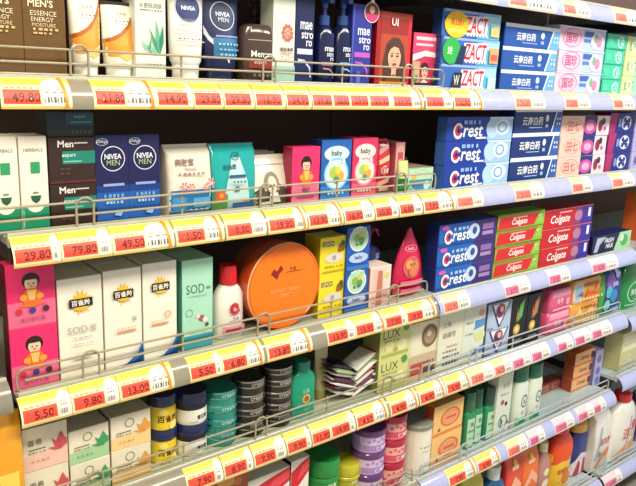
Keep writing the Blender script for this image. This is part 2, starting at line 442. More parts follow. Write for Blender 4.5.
# ------------------------------------------------------------------ placing goods
def P(k): return POS[k]
def spot(k, dx=0, dy=0, up=0): p = POS[k]; return ((p[1] + p[2]) / 2 + dx, p[3] + p[4] / 2 + dy, DECK[p[0]] + up)
def size(k): p = POS[k]; return p[2] - p[1], p[4], p[5] / p[6]
SHORT = []          # (row, x, phrase) of what stands above each price rail
def one(o, k, label, cat, short=None, group=None, rz=0, dx=0, dy=0):
    o.location = spot(k, dx, dy); o.rotation_euler.z = radians(rz); tag(o, label, cat, group)
    if short: p = POS[k]; SHORT.append((p[0], p[1], p[2], short))
    return o
ORD = {1: [''], 2: ['lower', 'upper'], 3: ['lowest', 'middle', 'topmost'], 4: ['lowest', 'second lowest', 'second highest', 'topmost'], 5: ['lowest', 'second lowest', 'middle', 'second highest', 'topmost']}
def stack(make, k, label, cat, short, group, jit=.0025, protos=None):
    """make() builds one, copies go on top; label has {o} for the place in the stack"""
    n = POS[k][6]; H = POS[k][5] / n; p = POS[k]
    first = make() if protos is None else None
    for i in range(n):
        o = protos[i] if protos else (first if i == 0 else dup(first))
        j = (rnd.uniform(-jit, jit), rnd.uniform(0, jit))
        o.location = spot(k, j[0] if i else 0, j[1], i * (H + .00005)); o.rotation_euler.z = radians(rnd.uniform(-.7, .7)) if i and jit else 0
        tag(o, label.format(o=ORD[n][i]), cat, group)
    if short: SHORT.append((p[0], p[1], p[2], short))
BEHIND = {1: 'second', 2: 'third', 3: 'fourth'}
def row_behind(src, k, label, cat, group, n=2, up=0):
    p = POS[k]
    for i in range(1, n + 1):
        o = dup(src); o.location = (src.location.x + rnd.uniform(-.001, .001), src.location.y + i * (p[4] + .002), src.location.z)
        tag(o, label.format(o=BEHIND[i]), cat, group)
def scrib(x0, x1, y, n, h, m, seed=0):
    """a line of tiny unreadable print: short dashes"""
    r = random.Random(seed); out = []; x = x0; st = (x1 - x0) / n
    for i in range(n):
        out.append(('r', x + st * .12, y, x + st * r.uniform(.55, .9), y + h, m)); x += st
    return out
W_, K_ = 'f6f3ea', '1c1a1c'
# ================================================================== TOP ROW
w, d, h = size('mens_a')
art = [('r', 0, 0, 1, .12, '6a4a2a'), ('t', "MEN'S", .42, .62, .06, 'f3e3c0', .6, True), ('t', 'ESSENCE', .48, .54, .04, 'f3e3c0', .64), ('t', 'ENERGY', .45, .49, .036, 'f3e3c0', .64), ('t', 'MOISTURE', .48, .445, .03, 'e7cf9f', .64)] + scrib(.2, .85, .40, 5, .02, 'd9b884', 1) + scrib(.2, .7, .37, 4, .015, 'd9b884', 2) + [('e', .8, .9, .06, None, 'f7cf6a'), ('e', .12, .95, .05, None, 'd99a3c')]
o = one(carton(w, d, .165, '80603a:foil', art), 'mens_a', "bronze brown men's skincare carton at the far left end of the top row", 'box', "the leftmost brown men's carton", 'brown skincare cartons')
c = dup(o); one(c, 'mens_b', "bronze brown men's skincare carton between another like it and the orange-swoosh tubes", 'box', "the brown carton beside the tubes", 'brown skincare cartons')
def swoosh_tube(k, nm):
    w, d, h = size(k); art = [('p', [(0, .18), (0, .44), (.2, .47), (.45, .54), (.7, .66), (.88, .82), (1, .98), (1, .36), (.6, .22), (.3, .18)], 'e59a2f'), ('p', [(0, .44), (0, .38), (.3, .43), (.62, .54), (.85, .70), (1, .88), (1, .98), (.88, .82), (.7, .66), (.45, .54), (.2, .47)], 'b3601c'), ('p', [(.35, .2), (1, .3), (1, .22), (.6, .12)], 'f2be6a'),
        ('t', '欧莱雅', .55, .83, .05, '8d7f6a', .4)] + scrib(.25, .8, .76, 6, .012, '8d7f6a', 3) + scrib(.3, .75, .70, 4, .022, '6a6258', 4) + scrib(.3, .7, .66, 5, .01, '9a9080', 5)
    t = squeeze_tube(w, d, h, 'f3eee2', .16, art, 'f7f5ee'); return t
one(swoosh_tube('swoosh_a', 0), 'swoosh_a', 'white squeeze tube with orange swoosh standing next to the brown cartons', 'tube', 'the first orange-swoosh tube', 'white tubes with an orange swoosh')
t = swoosh_tube('swoosh_b', 1); b = MB(); b.box(-.0265, .0265, -.003, .003, .1105, .116, '3a2c24'); b.build('seam_clip', t)
one(t, 'swoosh_b', 'white squeeze tube with orange swoosh and dark top seam beside the green-leaf carton', 'tube', 'the second orange-swoosh tube', 'white tubes with an orange swoosh')
w, d, h = size('aloe'); L = '3f9a78'
leaf = lambda x, y, dx, dy, s, m: ('p', [(x, y), (x + dx * .4 - dy * s, y + dy * .4 + dx * s * .6), (x + dx, y + dy), (x + dx * .5 + dy * s, y + dy * .45 - dx * s * .6)], m)
art = [('r', .02, .9, .98, .95, 'cfd6cb'), ('t', '水密码润肤', .5, .875, .055, '4a4a44', .85)] + scrib(.15, .9, .82, 8, .012, '5a5a54', 6) + [leaf(.78, .32, -.36, .32, .12, L), leaf(.78, .32, -.12, .42, .16, '5cb493'), leaf(.78, .32, .12, .36, .2, '2f8668'), leaf(.76, .32, -.5, .12, .12, '7ac7a6'), leaf(.4, .34, -.26, .18, .12, '88cfb2'), leaf(.4, .34, .1, .2, .12, L)] + scrib(.3, .85, .2, 5, .014, '7fb8a2', 7)
one(carton(w, d, h, 'e6e8dd', art), 'aloe', 'pale carton printed with green aloe leaves on the top shelf', 'box', 'the green-leaf carton')
w, d, h = size('nivtube')
art = [('e', .5, .74, .36, None, '1d2a6e'), ('o', .5, .74, .36, None, .06, 'c9cfe6'), ('t', 'NIVEA', .5, .74, .055, 'ffffff', .5, True), ('t', 'INTENSIVE', .5, .58, .035, '9aa0a8', .75), ('t', 'WHITE', .42, .52, .05, 'a7adb4', .5), ('r', .1, .40, .8, .408, 'b8a8a8')] + scrib(.15, .85, .45, 7, .015, 'c7a0a0', 8) + scrib(.15, .85, .33, 7, .015, '303058', 9) + [('r', .1, .3, .9, .315, 'e7b9b6')]
one(squeeze_tube(w, d, h, 'f1ebe6', .2, art, 'e9e4df'), 'nivtube', 'white squeeze tube with round navy blue logo near its top', 'tube', 'the white tube with the blue round logo')
w, d, h = size('menstube')
art = [('o', .5, .74, .34, None, .07, 'cfd4e6'), ('t', 'NIVEA', .5, .765, .06, 'dfe3f2', .5, True), ('t', 'MEN', .5, .69, .06, 'dfe3f2', .4), ('p', [(0, .52), (.1, .40), (.3, .28), (.5, .2), (.56, .1), (.6, .1), (.56, .24), (.34, .34), (.12, .46), (.02, .60)], 'cfd8ea'), ('r', .2, .16, .98, .44, '2f6f9e'), ('r', .26, .45, .95, .475, '8a96c8')] + scrib(.3, .9, .34, 6, .03, '8fc0dc', 10) + scrib(.3, .9, .27, 6, .02, '8fc0dc', 11) + scrib(.3, .8, .2, 5, .02, 'a9d0e4', 12)
one(squeeze_tube(w, d, h, '16204f', .17, art, '111a44:gloss'), 'menstube', "dark navy men's face wash tube with a ring logo and light blue panel", 'tube', "the navy men's tube")
w, d, h = size('brownbot'); a = w / 2
secs = [(0, a * .93, .02), (.003, a * .97, .0215), (h * .55, a, .022), (h * .82, a * .97, .021), (h * .94, a * .86, .018), (h * .99, a * .6, .012)]
art = [('r', .1, .80, .9, .815, 'b5a79a'), ('r', .12, .28, .95, .46, '8e2f28'), ('t', 'Men', .33, .55, .12, 'f2eee4', .4, True), ('r', .5, .54, .86, .57, 'c9c0b4'), ('t', 'expert', .4, .38, .08, 'e7c8bf', .5)] + scrib(.2, .9, .12, 6, .06, '6e655c', 13)
o = bottle(secs, '4a3a32:gloss', None, None, art, (h * .04, h * .9), w * .94); one(o, 'brownbot', "brown rounded men's bottle with a dark red band behind the wire fence", 'bottle', "the brown men's bottle")
w, d, h = size('behindbot'); secs = [(0, .026, .018), (h * .5, .026, .018), (h * .6, .02, .015), (h * .68, .010, .010), (h * .7, .009, .009)]
def pump_top(zz, col):
    def f(r):
        b = MB(); b.loft([(zz, .011, .011), (zz + .012, .011, .011), (zz + .013, .006, .006), (zz + .024, .005, .005), (zz + .025, .011, .009), (zz + .031, .011, .009)], col, n=20); b.build('pump', r)
    return f
one(bottle(secs, '241f22:gloss', None, None, extra=pump_top(h * .7, '1b181a')), 'behindbot', 'black pump bottle at the back behind the brown bottle on the top shelf', 'bottle', dy=.01)
w, d, h = size('flowerbox')
def petals(cx, cy, r, w, h, m, n=8, inner=.35):
    out = []
    for i in range(n):
        t = 2 * pi * i / n; q = .32
        out.append(('p', [(cx + inner * r * cos(t), cy + inner * r * sin(t) * w / h), (cx + .8 * r * cos(t - q), cy + .8 * r * sin(t - q) * w / h), (cx + r * cos(t), cy + r * sin(t) * w / h), (cx + .8 * r * cos(t + q), cy + .8 * r * sin(t + q) * w / h)], m))
    return out
art = [('r', .0, 0, 1, .22, '9fc4b4')] + petals(.62, .58, .28, w, h, 'd2645a', 10) + [('o', .62, .58, .1, None, .4, 'd2645a'), ('t', '相宜本草', .58, .40, .045, '4a3f3a', .7, True)] + scrib(.3, .9, .35, 6, .015, 'c2605a', 14) + scrib(.3, .9, .31, 6, .012, '8a8078', 15)
one(carton(w - .008, d, h, 'e3e6d8', art, left='c6cbbd'), 'flowerbox', 'cream and mint carton with a red flower emblem beside the navy cosmetics', 'box', 'the red-flower carton', dx=.006)
NV = '172150'
def maes(s=1, ac='c9cfe8', c2='e6e9f6', x=.6):
    return [('t', 'mae', x, .62 * s, .085, c2, .62, True), ('t', 'stro', x + .06, .62 * s - .1, .08, c2, .6, True), ('t', 'ro', x + .16, .62 * s - .19, .065, c2, .3, True), ('r', .15, .62 * s - .31, .95, .62 * s - .25, ac), ('p', [(.2, .62 * s - .36), (.55, .62 * s - .37), (.85, .62 * s - .45), (.9, .62 * s - .56), (.84, .62 * s - .56), (.78, .62 * s - .46), (.52, .62 * s - .395), (.2, .62 * s - .385)], ac)]
w, d, h = size('maestbox')
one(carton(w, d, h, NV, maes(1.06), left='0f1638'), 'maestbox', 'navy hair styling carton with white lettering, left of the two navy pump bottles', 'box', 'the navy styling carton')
for k, ac, lab, sh in (('maestb1', 'c98a9a', 'navy pump bottle with a pink stripe below its white lettering', 'the navy bottle with pink stripe'), ('maestb2', '7fc4e8', 'navy pump bottle with a light blue stripe below its white lettering', 'the navy bottle with light blue stripe')):
    w, d, h = size(k); hb = h * .70; a = w / 2
    secs = [(0, a * .92, d * .42), (.003, a * .97, d * .46), (hb * .84, a * .97, d * .46), (hb * .94, a * .7, d * .38), (hb, a * .42, a * .42)]
    def top(r, hb=hb, a=a):
        MB().loft([(hb, a * .5, a * .5), (hb + .017, a * .5, a * .5), (hb + .018, a * .25, a * .25), (hb + .03, a * .2, a * .2)], '2c4a8e:gloss', n=22).build('collar', r)
        b = MB(); b.loft([(hb + .03, .007, .007), (hb + .045, .006, .006)], '31509a:gloss', n=18); b.box(-.005, .005, -.022, .002, hb + .038, hb + .046, '31509a:gloss'); b.build('pump', r)
    one(bottle(secs, '131c48:gloss', None, None, maes(1.15, ac), (.002, hb * .86), w * .95, extra=top), k, lab, 'bottle', sh, 'navy pump bottles')
w, d, h = size('maestviolet')
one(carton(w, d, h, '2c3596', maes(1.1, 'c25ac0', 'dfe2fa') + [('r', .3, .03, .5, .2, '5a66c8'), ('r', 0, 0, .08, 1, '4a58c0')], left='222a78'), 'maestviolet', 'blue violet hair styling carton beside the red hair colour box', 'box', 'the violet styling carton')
# round card hanging on its front
r = empty('hang_card'); b = MB(); N = 36; q = Matrix.Rotation(radians(90), 4, 'X')
b.loft([(0, .019, .019), (.0012, .019, .019)], 'f3d9de', n=40, xf=q)
b.build('card', r)
b = MB(); b.art([('e', .5, .5, .46, None, '5a3a3a'), ('p', [(.05, .42), (.95, .42), (.88, .26), (.74, .12), (.5, .04), (.26, .12), (.12, .26)], 'd63a78'), ('e', .5, .62, .18, None, 'd9a48a'), ('p', [(.36, .98), (.64, .98), (.5, 1.3)], 'f3d9de')], .038, .038, lambda x, z, l: (x, -.0012 - l, z - .019)); b.build('printed_face', r)
p = POS['maestviolet']; r.location = (p[2] - .004, p[3] - .0004, DECK[1] + .141); tag(r, 'round white and pink hanging card in front of the violet styling carton', 'card')
def portrait(cx, cy, s, w, h, hair='33211f', skin='e9b79c', dress='7a1f22', lips='b8303a', longhair=True):
    """printed picture of a woman; s is the face half width in face coordinates"""
    a = w / h; o = []
    E_ = lambda x, y, rx, ry, m: ('e', cx + x * s, cy + y * s * a, rx * s, ry * s * a, m)
    if longhair: o += [('p', [(cx - 1.6 * s, cy - 3.2 * s * a), (cx - 1.75 * s, cy - .5 * s * a), (cx - 1.3 * s, cy + 1.3 * s * a), (cx - .5 * s, cy + 2.0 * s * a), (cx + .6 * s, cy + 2.0 * s * a), (cx + 1.4 * s, cy + 1.2 * s * a), (cx + 1.8 * s, cy - .6 * s * a), (cx + 2.0 * s, cy - 3.0 * s * a), (cx + 1.0 * s, cy - 3.4 * s * a), (cx - .8 * s, cy - 3.4 * s * a)], hair)]
    else: o += [E_(0, .5, 1.3, 1.5, hair)]
    o += [('r', cx - .35 * s, cy - 2.1 * s * a, cx + .35 * s, cy - 1 * s * a, skin), ('p', [(cx - 1.5 * s, cy - 3.4 * s * a), (cx - 1.1 * s, cy - 2.2 * s * a), (cx, cy - 1.75 * s * a), (cx + 1.1 * s, cy - 2.2 * s * a), (cx + 1.5 * s, cy - 3.4 * s * a)], dress)]
    o += [E_(0, 0, 1, 1.35, skin), ('p', [(cx - 1.02 * s, cy + .2 * s * a), (cx - .8 * s, cy + 1.3 * s * a), (cx, cy + 1.6 * s * a), (cx + .9 * s, cy + 1.25 * s * a), (cx + 1.02 * s, cy + .2 * s * a), (cx + .6 * s, cy + .95 * s * a), (cx - .1 * s, cy + 1.1 * s * a), (cx - .7 * s, cy + .8 * s * a)], hair)]
    for x in (-.42, .42): o += [E_(x, .12, .2, .1, '2a1a18'), ('r', cx + (x - .24) * s, cy + .36 * s * a, cx + (x + .24) * s, cy + .43 * s * a, '4a2f28')]
    o += [E_(0, -.3, .12, .1, 'cf9078'), E_(0, -.72, .32, .12, lips)]
    return o
w, d, h = size('hairdye')
art = [('r', 0, 0, .10, 1, 'a81c20'), ('r', .9, 0, 1, 1, 'e02a3c'), ('r', .1, 0, .9, 1, 'b5482c'), ('r', .1, .72, .9, .93, '9b2a24')] + portrait(.52, .42, .19, w, h, hair='54342a', skin='e8b090', dress='8a4a24') + [('t', 'U', .44, .88, .1, 'fff2ea', .2, True), ('r', .53, .83, .56, .93, 'fff2ea'), ('r', .1, 0, .9, .09, 'd9a13a'), ('t', '1+1 N4', .5, .045, .06, '4a2416', .6, True)]
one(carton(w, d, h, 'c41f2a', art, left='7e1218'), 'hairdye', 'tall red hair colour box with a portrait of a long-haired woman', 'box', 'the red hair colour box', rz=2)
w, d, h = size('hairdye2')
art = [('r', 0, .62, 1, 1, 'd94a70'), ('p', [(0, .62), (.5, .70), (1, .66), (1, .58), (.5, .6), (0, .5)], 'f6d7dd'), ('r', .1, .88, .9, .94, 'f6c9d4'), ('r', .1, .78, .8, .82, 'f6c9d4'), ('r', 0, 0, .3, .5, 'c9a07a')] + portrait(.5, .32, .13, w, h, hair='2a1a1e', longhair=False, dress='e6e0d8') + [('r', .1, .03, .9, .12, '3a2a20'), ('e', .15, .2, .08, None, '3f8a4a'), ('e', .86, .2, .08, None, '3f8a4a')]
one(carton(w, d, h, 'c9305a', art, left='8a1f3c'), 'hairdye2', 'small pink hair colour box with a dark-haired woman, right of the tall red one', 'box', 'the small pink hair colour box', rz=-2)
w, d, h = size('zact')
def zact(n):
    a = [('r', 0, 0, 1, 1, '3565b8'), ('r', .60, 0, 1, 1, '57b3dc'), ('p', [(.62, 1), (1, 1), (1, .45), (.8, .6)], 'a7dff0'), ('r', .02, .90, .98, 1, '8fb0e4'), ('p', [(.38, .12), (.36, .82), (.78, .86), (.76, .14)], 'e8e6f4'), ('t', 'ZACT', .57, .5, .62, 'd8202c', .38, True, .12)] + scrib(.4, .78, .07, 7, .1, 'f3f0fa', n)
    if n == 0: a += [('e', .22, .46, .2, .50, 'f4c21f'), ('t', '买2送1', .22, .55, .26, 'e0431e', .3, True), ('r', .08, .12, .36, .3, 'f7d95a'), ('r', .82, .12, .98, .5, 'd9c07a')]
    if n == 1: a += [('e', .15, .48, .15, .5, '2fae4a'), ('t', '送', .12, .5, .3, 'd8f4dc', .2, True), ('p', [(.22, .05), (.3, .7), (.4, .7), (.36, .05)], '1c2c5a'), ('r', .82, .1, .98, .7, 'd9a96a'), ('r', .84, .2, .96, .45, 'c9605a')]
    if n == 2: a += [('p', [(.18, .0), (.24, .7), (.38, .7), (.34, 0)], '1c2448'), ('t', 'W', .28, .4, .4, 'e6d9b0', .1, True), ('r', .84, .08, .99, .55, 'bfe4ee')]
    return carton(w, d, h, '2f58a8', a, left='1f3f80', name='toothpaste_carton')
prot = [zact(2), zact(1), zact(0)]
stack(None, 'zact', '{o} of three blue toothpaste cartons with red slanted lettering', 'toothpaste box', 'the red-lettered toothpaste stack', 'blue toothpaste cartons with red lettering', jit=.006, protos=prot)
def ynby(k, band='2f62b4', base='1c3f8c', tail='5f9ad8', pale='e8f0fa'):
    w, d, h = size(k)
    a = [('r', 0, 0, 1, 1, base), ('r', 0, .84, 1, 1, pale), ('r', 0, .0, .8, .84, base), ('p', [(.80, 0), (.88, .84), (1, .84), (1, 0)], tail), ('p', [(.78, 0), (.86, .84), (.885, .84), (.805, 0)], pale), ('t', '云南白药', .37, .47, .36, 'f3f6ff', .5, True), ('r', .3, .18, .58, .22, '9fb8e8'), ('e', .67, .58, .035, .15, 'dfe9fb'), ('r', .64, .2, .7, .34, '9fb8e8')] + scrib(.88, .98, .3, 2, .1, 'dcebf8', 3) + scrib(.88, .98, .5, 2, .1, 'dcebf8', 4)
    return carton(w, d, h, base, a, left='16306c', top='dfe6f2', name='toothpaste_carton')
stack(lambda: ynby('ynby1', base='2253a8', tail='6fb0e6'), 'ynby1', '{o} blue and white toothpaste carton in the top-shelf stack', 'toothpaste box', 'the blue and white toothpaste stack', 'blue and white toothpaste cartons on the top shelf')
w, d, h = size('pinkst')
a = [('r', 0, 0, .5, 1, 'f0c9de'), ('r', .5, 0, 1, 1, 'b9cdf0'), ('t', '国珍', .27, .5, .5, 'd0487c', .36, True), ('o', .27, .5, .2, .42, .1, 'e08ab0'), ('r', .52, .6, .72, .85, '3f68b0'), ('r', .52, .35, .72, .5, '5a80c4'), ('e', .82, .45, .15, .4, 'ecd5e6'), ('e', .86, .42, .06, .25, 'd98ab0'), ('e', .78, .55, .04, .2, '7fb38a'), ('r', 0, .94, 1, 1, 'f6e6f2')]
stack(lambda: carton(w, d, h, 'e8cfe4', a, name='toothpaste_carton'), 'pinkst', '{o} pink and pale blue toothpaste carton on the top shelf', 'toothpaste box', 'the pink and pale blue stack', 'pink and pale blue toothpaste cartons')
w, d, h = size('mint')
am = [('r', 0, 0, 1, 1, '45c9a0'), ('r', 0, 0, 1, .08, '2a9a78'), ('o', .72, .5, .16, None, .25, 'c9f4e4'), ('t', '薄荷', .68, .5, .42, 'd8f8ec', .5, True), ('r', .05, .3, .3, .7, '5ad6b0')]
stack(lambda: carton(w, d, h, '3fbf98', am, left='2a9a78', name='toothpaste_carton'), 'mint', '{o} mint green short carton in the right-hand stack on the top shelf', 'toothpaste box', 'the mint green stack', 'mint green cartons')
w, d, h = size('lime')
al = [('r', 0, 0, 1, 1, 'cfe3a0'), ('r', .45, 0, 1, 1, 'a9dcc4'), ('t', '绿茶', .3, .5, .5, '7aa860', .4, True), ('e', .3, .5, .12, .3, 'e9f2c9'), ('t', '茶', .3, .5, .35, '5f9a50', .2)]
stack(lambda: carton(w, d, h, 'c6dfa0', al, name='toothpaste_carton'), 'lime', '{o} pale lime carton at the right edge of the top shelf', 'toothpaste box', 'the pale lime stack', 'pale lime cartons')
# ================================================================== SECOND ROW
w, d, h = size('greenwht_b'); G = '128a62'
a = [('r', 0, 0, 1, .26, G), ('e', .5, .30, .34, None, 'ece5d6'), ('p', [(.12, .26), (.88, .26), (.7, .34), (.3, .34)], 'ece5d6'), ('r', .38, .62, .72, .74, '2f9a62'), ('t', 'HERBALS', .5, .865, .035, '7a7466', .8), ('p', [(.32, .385), (.72, .385), (.66, .33), (.52, .30), (.38, .33)], '2a5a44'), ('r', .42, .41, .62, .425, '6a8a70'), ('r', .02, 0, .06, .24, '6fd0a8')]
o = one(carton(w, d, h, 'efe8da', a), 'greenwht_a', 'white and green skincare carton at the far left end of the second row', 'box', 'the leftmost green-based carton', 'white and green skincare cartons')
one(dup(o), 'greenwht_b', "white and green skincare carton touching the dark men's boxes", 'box', 'the second green-based carton', 'white and green skincare cartons')
w, d, h = size('menbox')
a = [('t', 'Men', .36, .86, .15, 'f2efe6', .34, True), ('r', .54, .86, .84, .89, 'cfcac0'), ('r', .28, .42, 1, .70, '1f7f70'), ('t', 'expert', .42, .6, .10, 'b9e4d8', .3, True), ('r', .3, .46, .7, .49, '7fc4b2'), ('r', 0, 0, 1, .06, '5a2822')] + scrib(.2, .45, .3, 2, .03, '5a4a40', 2) + scrib(.2, .45, .2, 2, .03, '5a4a40', 5)
stack(lambda: carton(w, d, h, '33201c', a, left='241512'), 'menbox', "{o} dark brown men's skincare box with a teal panel", 'box', "the dark brown men's boxes", "dark brown men's boxes", jit=0)
a = [('e', .3, .6, .28, .2, '22283c'), ('r', .4, .45, 1, .95, '1d4a5c'), ('t', 'expert', .7, .78, .14, '8fb8c0', .45), ('r', .5, .55, .95, .6, '5a94a0'), ('r', 0, 0, 1, .3, '26382a')] + scrib(.5, .95, .1, 5, .14, '48564a', 3)
o = carton(POS['menbox'][2] - POS['menbox'][1], .055, .036, '1b2c30', a); o.location = spot('menbox', .001, .002, POS['menbox'][5] + .0004); tag(o, "dark teal gift carton lying on top of the dark brown men's boxes", 'box')
w, d, h = size('niv_b')
a = [('r', 0, 0, 1, 1, '1a1c52'), ('r', 0, 0, 1, .40, '1f5cb0'), ('r', 0, .36, 1, .44, '163a86'), ('t', 'DNAge', .2, .93, .045, 'cfcfdc', .3, True), ('o', .2, .93, .18, .04, .12, 'cfcfdc'), ('o', .52, .74, .37, None, .07, 'e2e2ee'), ('t', 'NIVEA', .52, .765, .06, 'f4f4fb', .52, True), ('t', 'MEN', .52, .695, .06, 'b9c08c', .4), ('r', .2, .43, .85, .46, '8fa4d8')] + scrib(.2, .85, .3, 5, .04, '6fa4e0', 1) + scrib(.25, .8, .23, 5, .03, '9cc4ee', 2) + [('p', [(.5, .1), (.6, .16), (.8, .14), (.7, .08)], '8ab4e4')]
o = one(carton(w, d, h, '1a1c52', a, left='101238'), 'niv_a', "navy and blue men's cream carton with a ring logo, next to the brown boxes", 'box', 'the left ring-logo carton', 'navy cartons with a ring logo')
one(dup(o), 'niv_b', "navy and blue men's cream carton with a ring logo, beside the white flower pack", 'box', 'the right ring-logo carton', 'navy cartons with a ring logo')
w, d, h = size('flowerpack'); PK = 'd47a86'
def flwr(x, y, r, m, w, h): return petals(x, y, r, w, h, m, 6, .1) + [('e', x, y, r * .3, None, 'f2d0b0')]
a = [('r', 0, 0, 1, .36, '2a78b4'), ('r', .08, .06, .4, .26, '3f94cc'), ('r', .55, .1, .95, .24, '5aa8d4'), ('t', '美肤宝', .36, .76, .1, '8a6a60', .45, True), ('t', 'Beauty', .5, .66, .06, 'a88a80', .6)] + scrib(.2, .8, .58, 6, .03, '9a7a72', 1) + flwr(.3, .42, .10, PK, w, h) + flwr(.44, .41, .09, 'c96a74', w, h) + flwr(.86, .46, .12, 'de8a92', w, h) + flwr(.72, .41, .08, PK, w, h)
def pack(w, d, h, c, a, name, puff=.5, top=.35):
    """soft pillow pack standing on edge with crimped top and bottom"""
    r = empty(name); secs = [(0, w * .48, d * .30), (h * .06, w * .485, d * .46), (h * .5, w * .49, d * .5), (h * .88, w * .49, d * top), (h * .96, w * .5, d * .08), (h, w * .5, d * .06)]
    MB().loft(secs, c, n=44, e=7).build('body', r)
    MB().art(a, w * .97, h, onloft(secs, 0, 7), maxlen=.008, eps=.00022).build('label', r); return r
one(pack(w, d, h, 'e8dfd2:film', a, 'refill_pack'), 'flowerpack', 'white pack with pink flowers and a blue lower part on the second shelf', 'pack', 'the white flower pack')
w, d, h = size('tealpack')
a = [('r', 0, 0, 1, .18, '2a6a8c'), ('p', [(.42, .8), (.6, .8), (.78, .42), (.86, 0), (.2, 0), (.3, .42)], 'bfe0e0'), ('o', .5, .82, .09, None, .2, '1c6a74'), ('t', '清', .5, .82, .07, '1c6a74', .2), ('t', '去角质', .36, .66, .08, '17606a', .3, True), ('r', .34, .50, .72, .54, '1f5a8c'), ('t', '素', .52, .32, .09, '203f5a', .2, True), ('r', 0, .02, .3, .26, '5f9a4a'), ('e', .14, .24, .11, None, 'd9582f'), ('e', .15, .24, .05, None, 'f0a23c'), ('e', .74, .1, .08, None, 'c9b04a'), ('r', .4, .04, .9, .12, '2f5fa8')] + scrib(.4, .7, .42, 4, .03, '3a7a84', 3)
one(pack(w, d, h, '1fa8a8:film', a, 'refill_pack'), 'tealpack', 'turquoise pouch with a pale tapering figure beside the white leaning pouches', 'pouch', 'the turquoise pouch')
def pouch(lab, x, y, ry, rz, front=True):
    w, h = .086, .093; secs = [(0, w * .42, .012), (h * .1, w * .44, .012), (h * .5, w * .5, .009), (h * .85, w * .54, .0035), (h * .9, w * .55, .0012), (h, w * .56, .0010)]
    r = empty('face_mask_pouch'); MB().loft(secs, 'e2dccb:film', n=40, e=6).build('body', r)
    a = [('r', .04, 0, .96, .28, '4a4038'), ('p', [(.04, .28), (.3, .42), (.3, .28)], '4a4038'), ('p', [(.96, .28), (.7, .42), (.7, .28)], '5a4a40'), ('r', .1, .80, .9, .815, 'b9b2a2'), ('e', .5, .44, .19, .22, '8a7a68'), ('e', .5, .40, .13, .17, 'e8d0b8'), ('e', .46, .4, .02, .015, '2a2220'), ('e', .54, .4, .02, .015, '2a2220'), ('e', .5, .31, .03, .012, 'b0504c'), ('p', [(.34, .05), (.4, .24), (.6, .24), (.66, .05)], 'e8e0d0'), ('t', 'Mask', .52, .16, .07, 'f4f0e6', .5, True), ('r', .1, .03, .4, .08, 'c9c0ac')]
    MB().art(a, w * .98, h, onloft(secs, 0, 6), maxlen=.006, eps=.00025).build('label', r)
    r.location = (x, y, DECK[2]); r.rotation_euler = (radians(-9), radians(ry), radians(rz)); return tag(r, lab, 'pouch', 'white face mask pouches')
p = POS['pouch']; xm = (p[1] + p[2]) / 2
pouch('white face mask pouch printed with a face, leaning at the front of its group', xm - .002, p[3] + .014, 0, 4)
pouch('white face mask pouch peeking out left behind the front pouch', xm - .006, p[3] + .052, -2, -5)
pouch('white face mask pouch standing at the back of the pouch group', xm + .008, p[3] + .09, 2, 4)
SHORT.append((2, p[1], p[2], 'the white face mask pouches'))
def girl(c='e8336e', dress='e87a2c', y0=.0, s=1.0):
    return [('e', .5, .72, .19, .13, '2a1614'), ('e', .5, .68, .135, .11, 'f2c6a4'), ('p', [(.38, .74), (.62, .74), (.58, .79), (.42, .79)], '2a1614'), ('e', .45, .68, .018, .012, '2a1614'), ('e', .55, .68, .018, .012, '2a1614'), ('e', .5, .64, .03, .01, 'c0303a'), ('p', [(.34, .36), (.28, .5), (.40, .6), (.6, .6), (.72, .5), (.66, .36), (.8, .34), (.5, .30), (.2, .34)], dress), ('e', .33, .47, .08, .05, 'f2a03c'), ('e', .67, .47, .08, .05, 'f2a03c'), ('p', [(.4, .58), (.6, .58), (.56, .42), (.44, .42)], 'f4c06a')]
w, d, h = size('girlpink')
a = [('r', 0, 0, 1, .34, 'e0708e')] + girl() + [('t', '宫灯', .5, .24, .09, '6a2450', .6, True), ('r', .2, .1, .8, .14, 'b04a78')]
one(carton(w, d, h, 'ee2f6c', a, left='a81c48'), 'girlpink', 'pink carton with a girl in orange, beside the blue children carton', 'box', 'the small pink girl carton')
def toon(c, hi, pale, lo):
    return [('r', 0, 0, 1, .24, lo), ('e', .5, .78, .42, .13, pale), ('t', 'baby', .5, .78, .12, '28306a', .62, True), ('o', .5, .44, .42, None, .12, hi), ('e', .5, .44, .37, None, pale), ('e', .42, .47, .16, None, 'a8cc5a'), ('e', .6, .4, .16, None, 'f0a84a'), ('e', .5, .34, .1, None, '4f9a6a'), ('e', .55, .5, .1, None, 'e8d44a'), ('p', [(.2, .6), (.26, .74), (.36, .62)], pale), ('p', [(.8, .6), (.74, .74), (.64, .62)], pale)] + scrib(.2, .8, .1, 5, .05, pale, 6)
w, d, h = size('bluetoy'); one(carton(w, d, h, '1f63b8', toon('', '7fc4ec', 'cfe6ea', '2f80c8'), left='12387a'), 'bluetoy', 'blue children cream carton with a round picture on the second shelf', 'box', 'the blue children carton')
w, d, h = size('pinktoy'); one(carton(w, d, h, 'dd2f62', toon('', 'f09aac', 'f2dcd6', 'e0607e'), left='981c40'), 'pinktoy', 'red-pink children cream carton with a round picture, right of the blue one', 'box', 'the red-pink children carton')
p = POS['redpack']
a = [('p', [(0, .8), (1, .95), (1, .85), (0, .7)], 'f2b0a8'), ('p', [(0, .6), (1, .72), (1, .62), (0, .52)], 'f6c8a0'), ('e', .5, .42, .3, None, 'f0d0c8'), ('t', '红', .5, .42, .16, 'c0202c', .5, True), ('p', [(0, .2), (1, .3), (1, .2), (0, .12)], 'f2b0a8'), ('r', .1, .02, .9, .1, 'e8c0b4')]
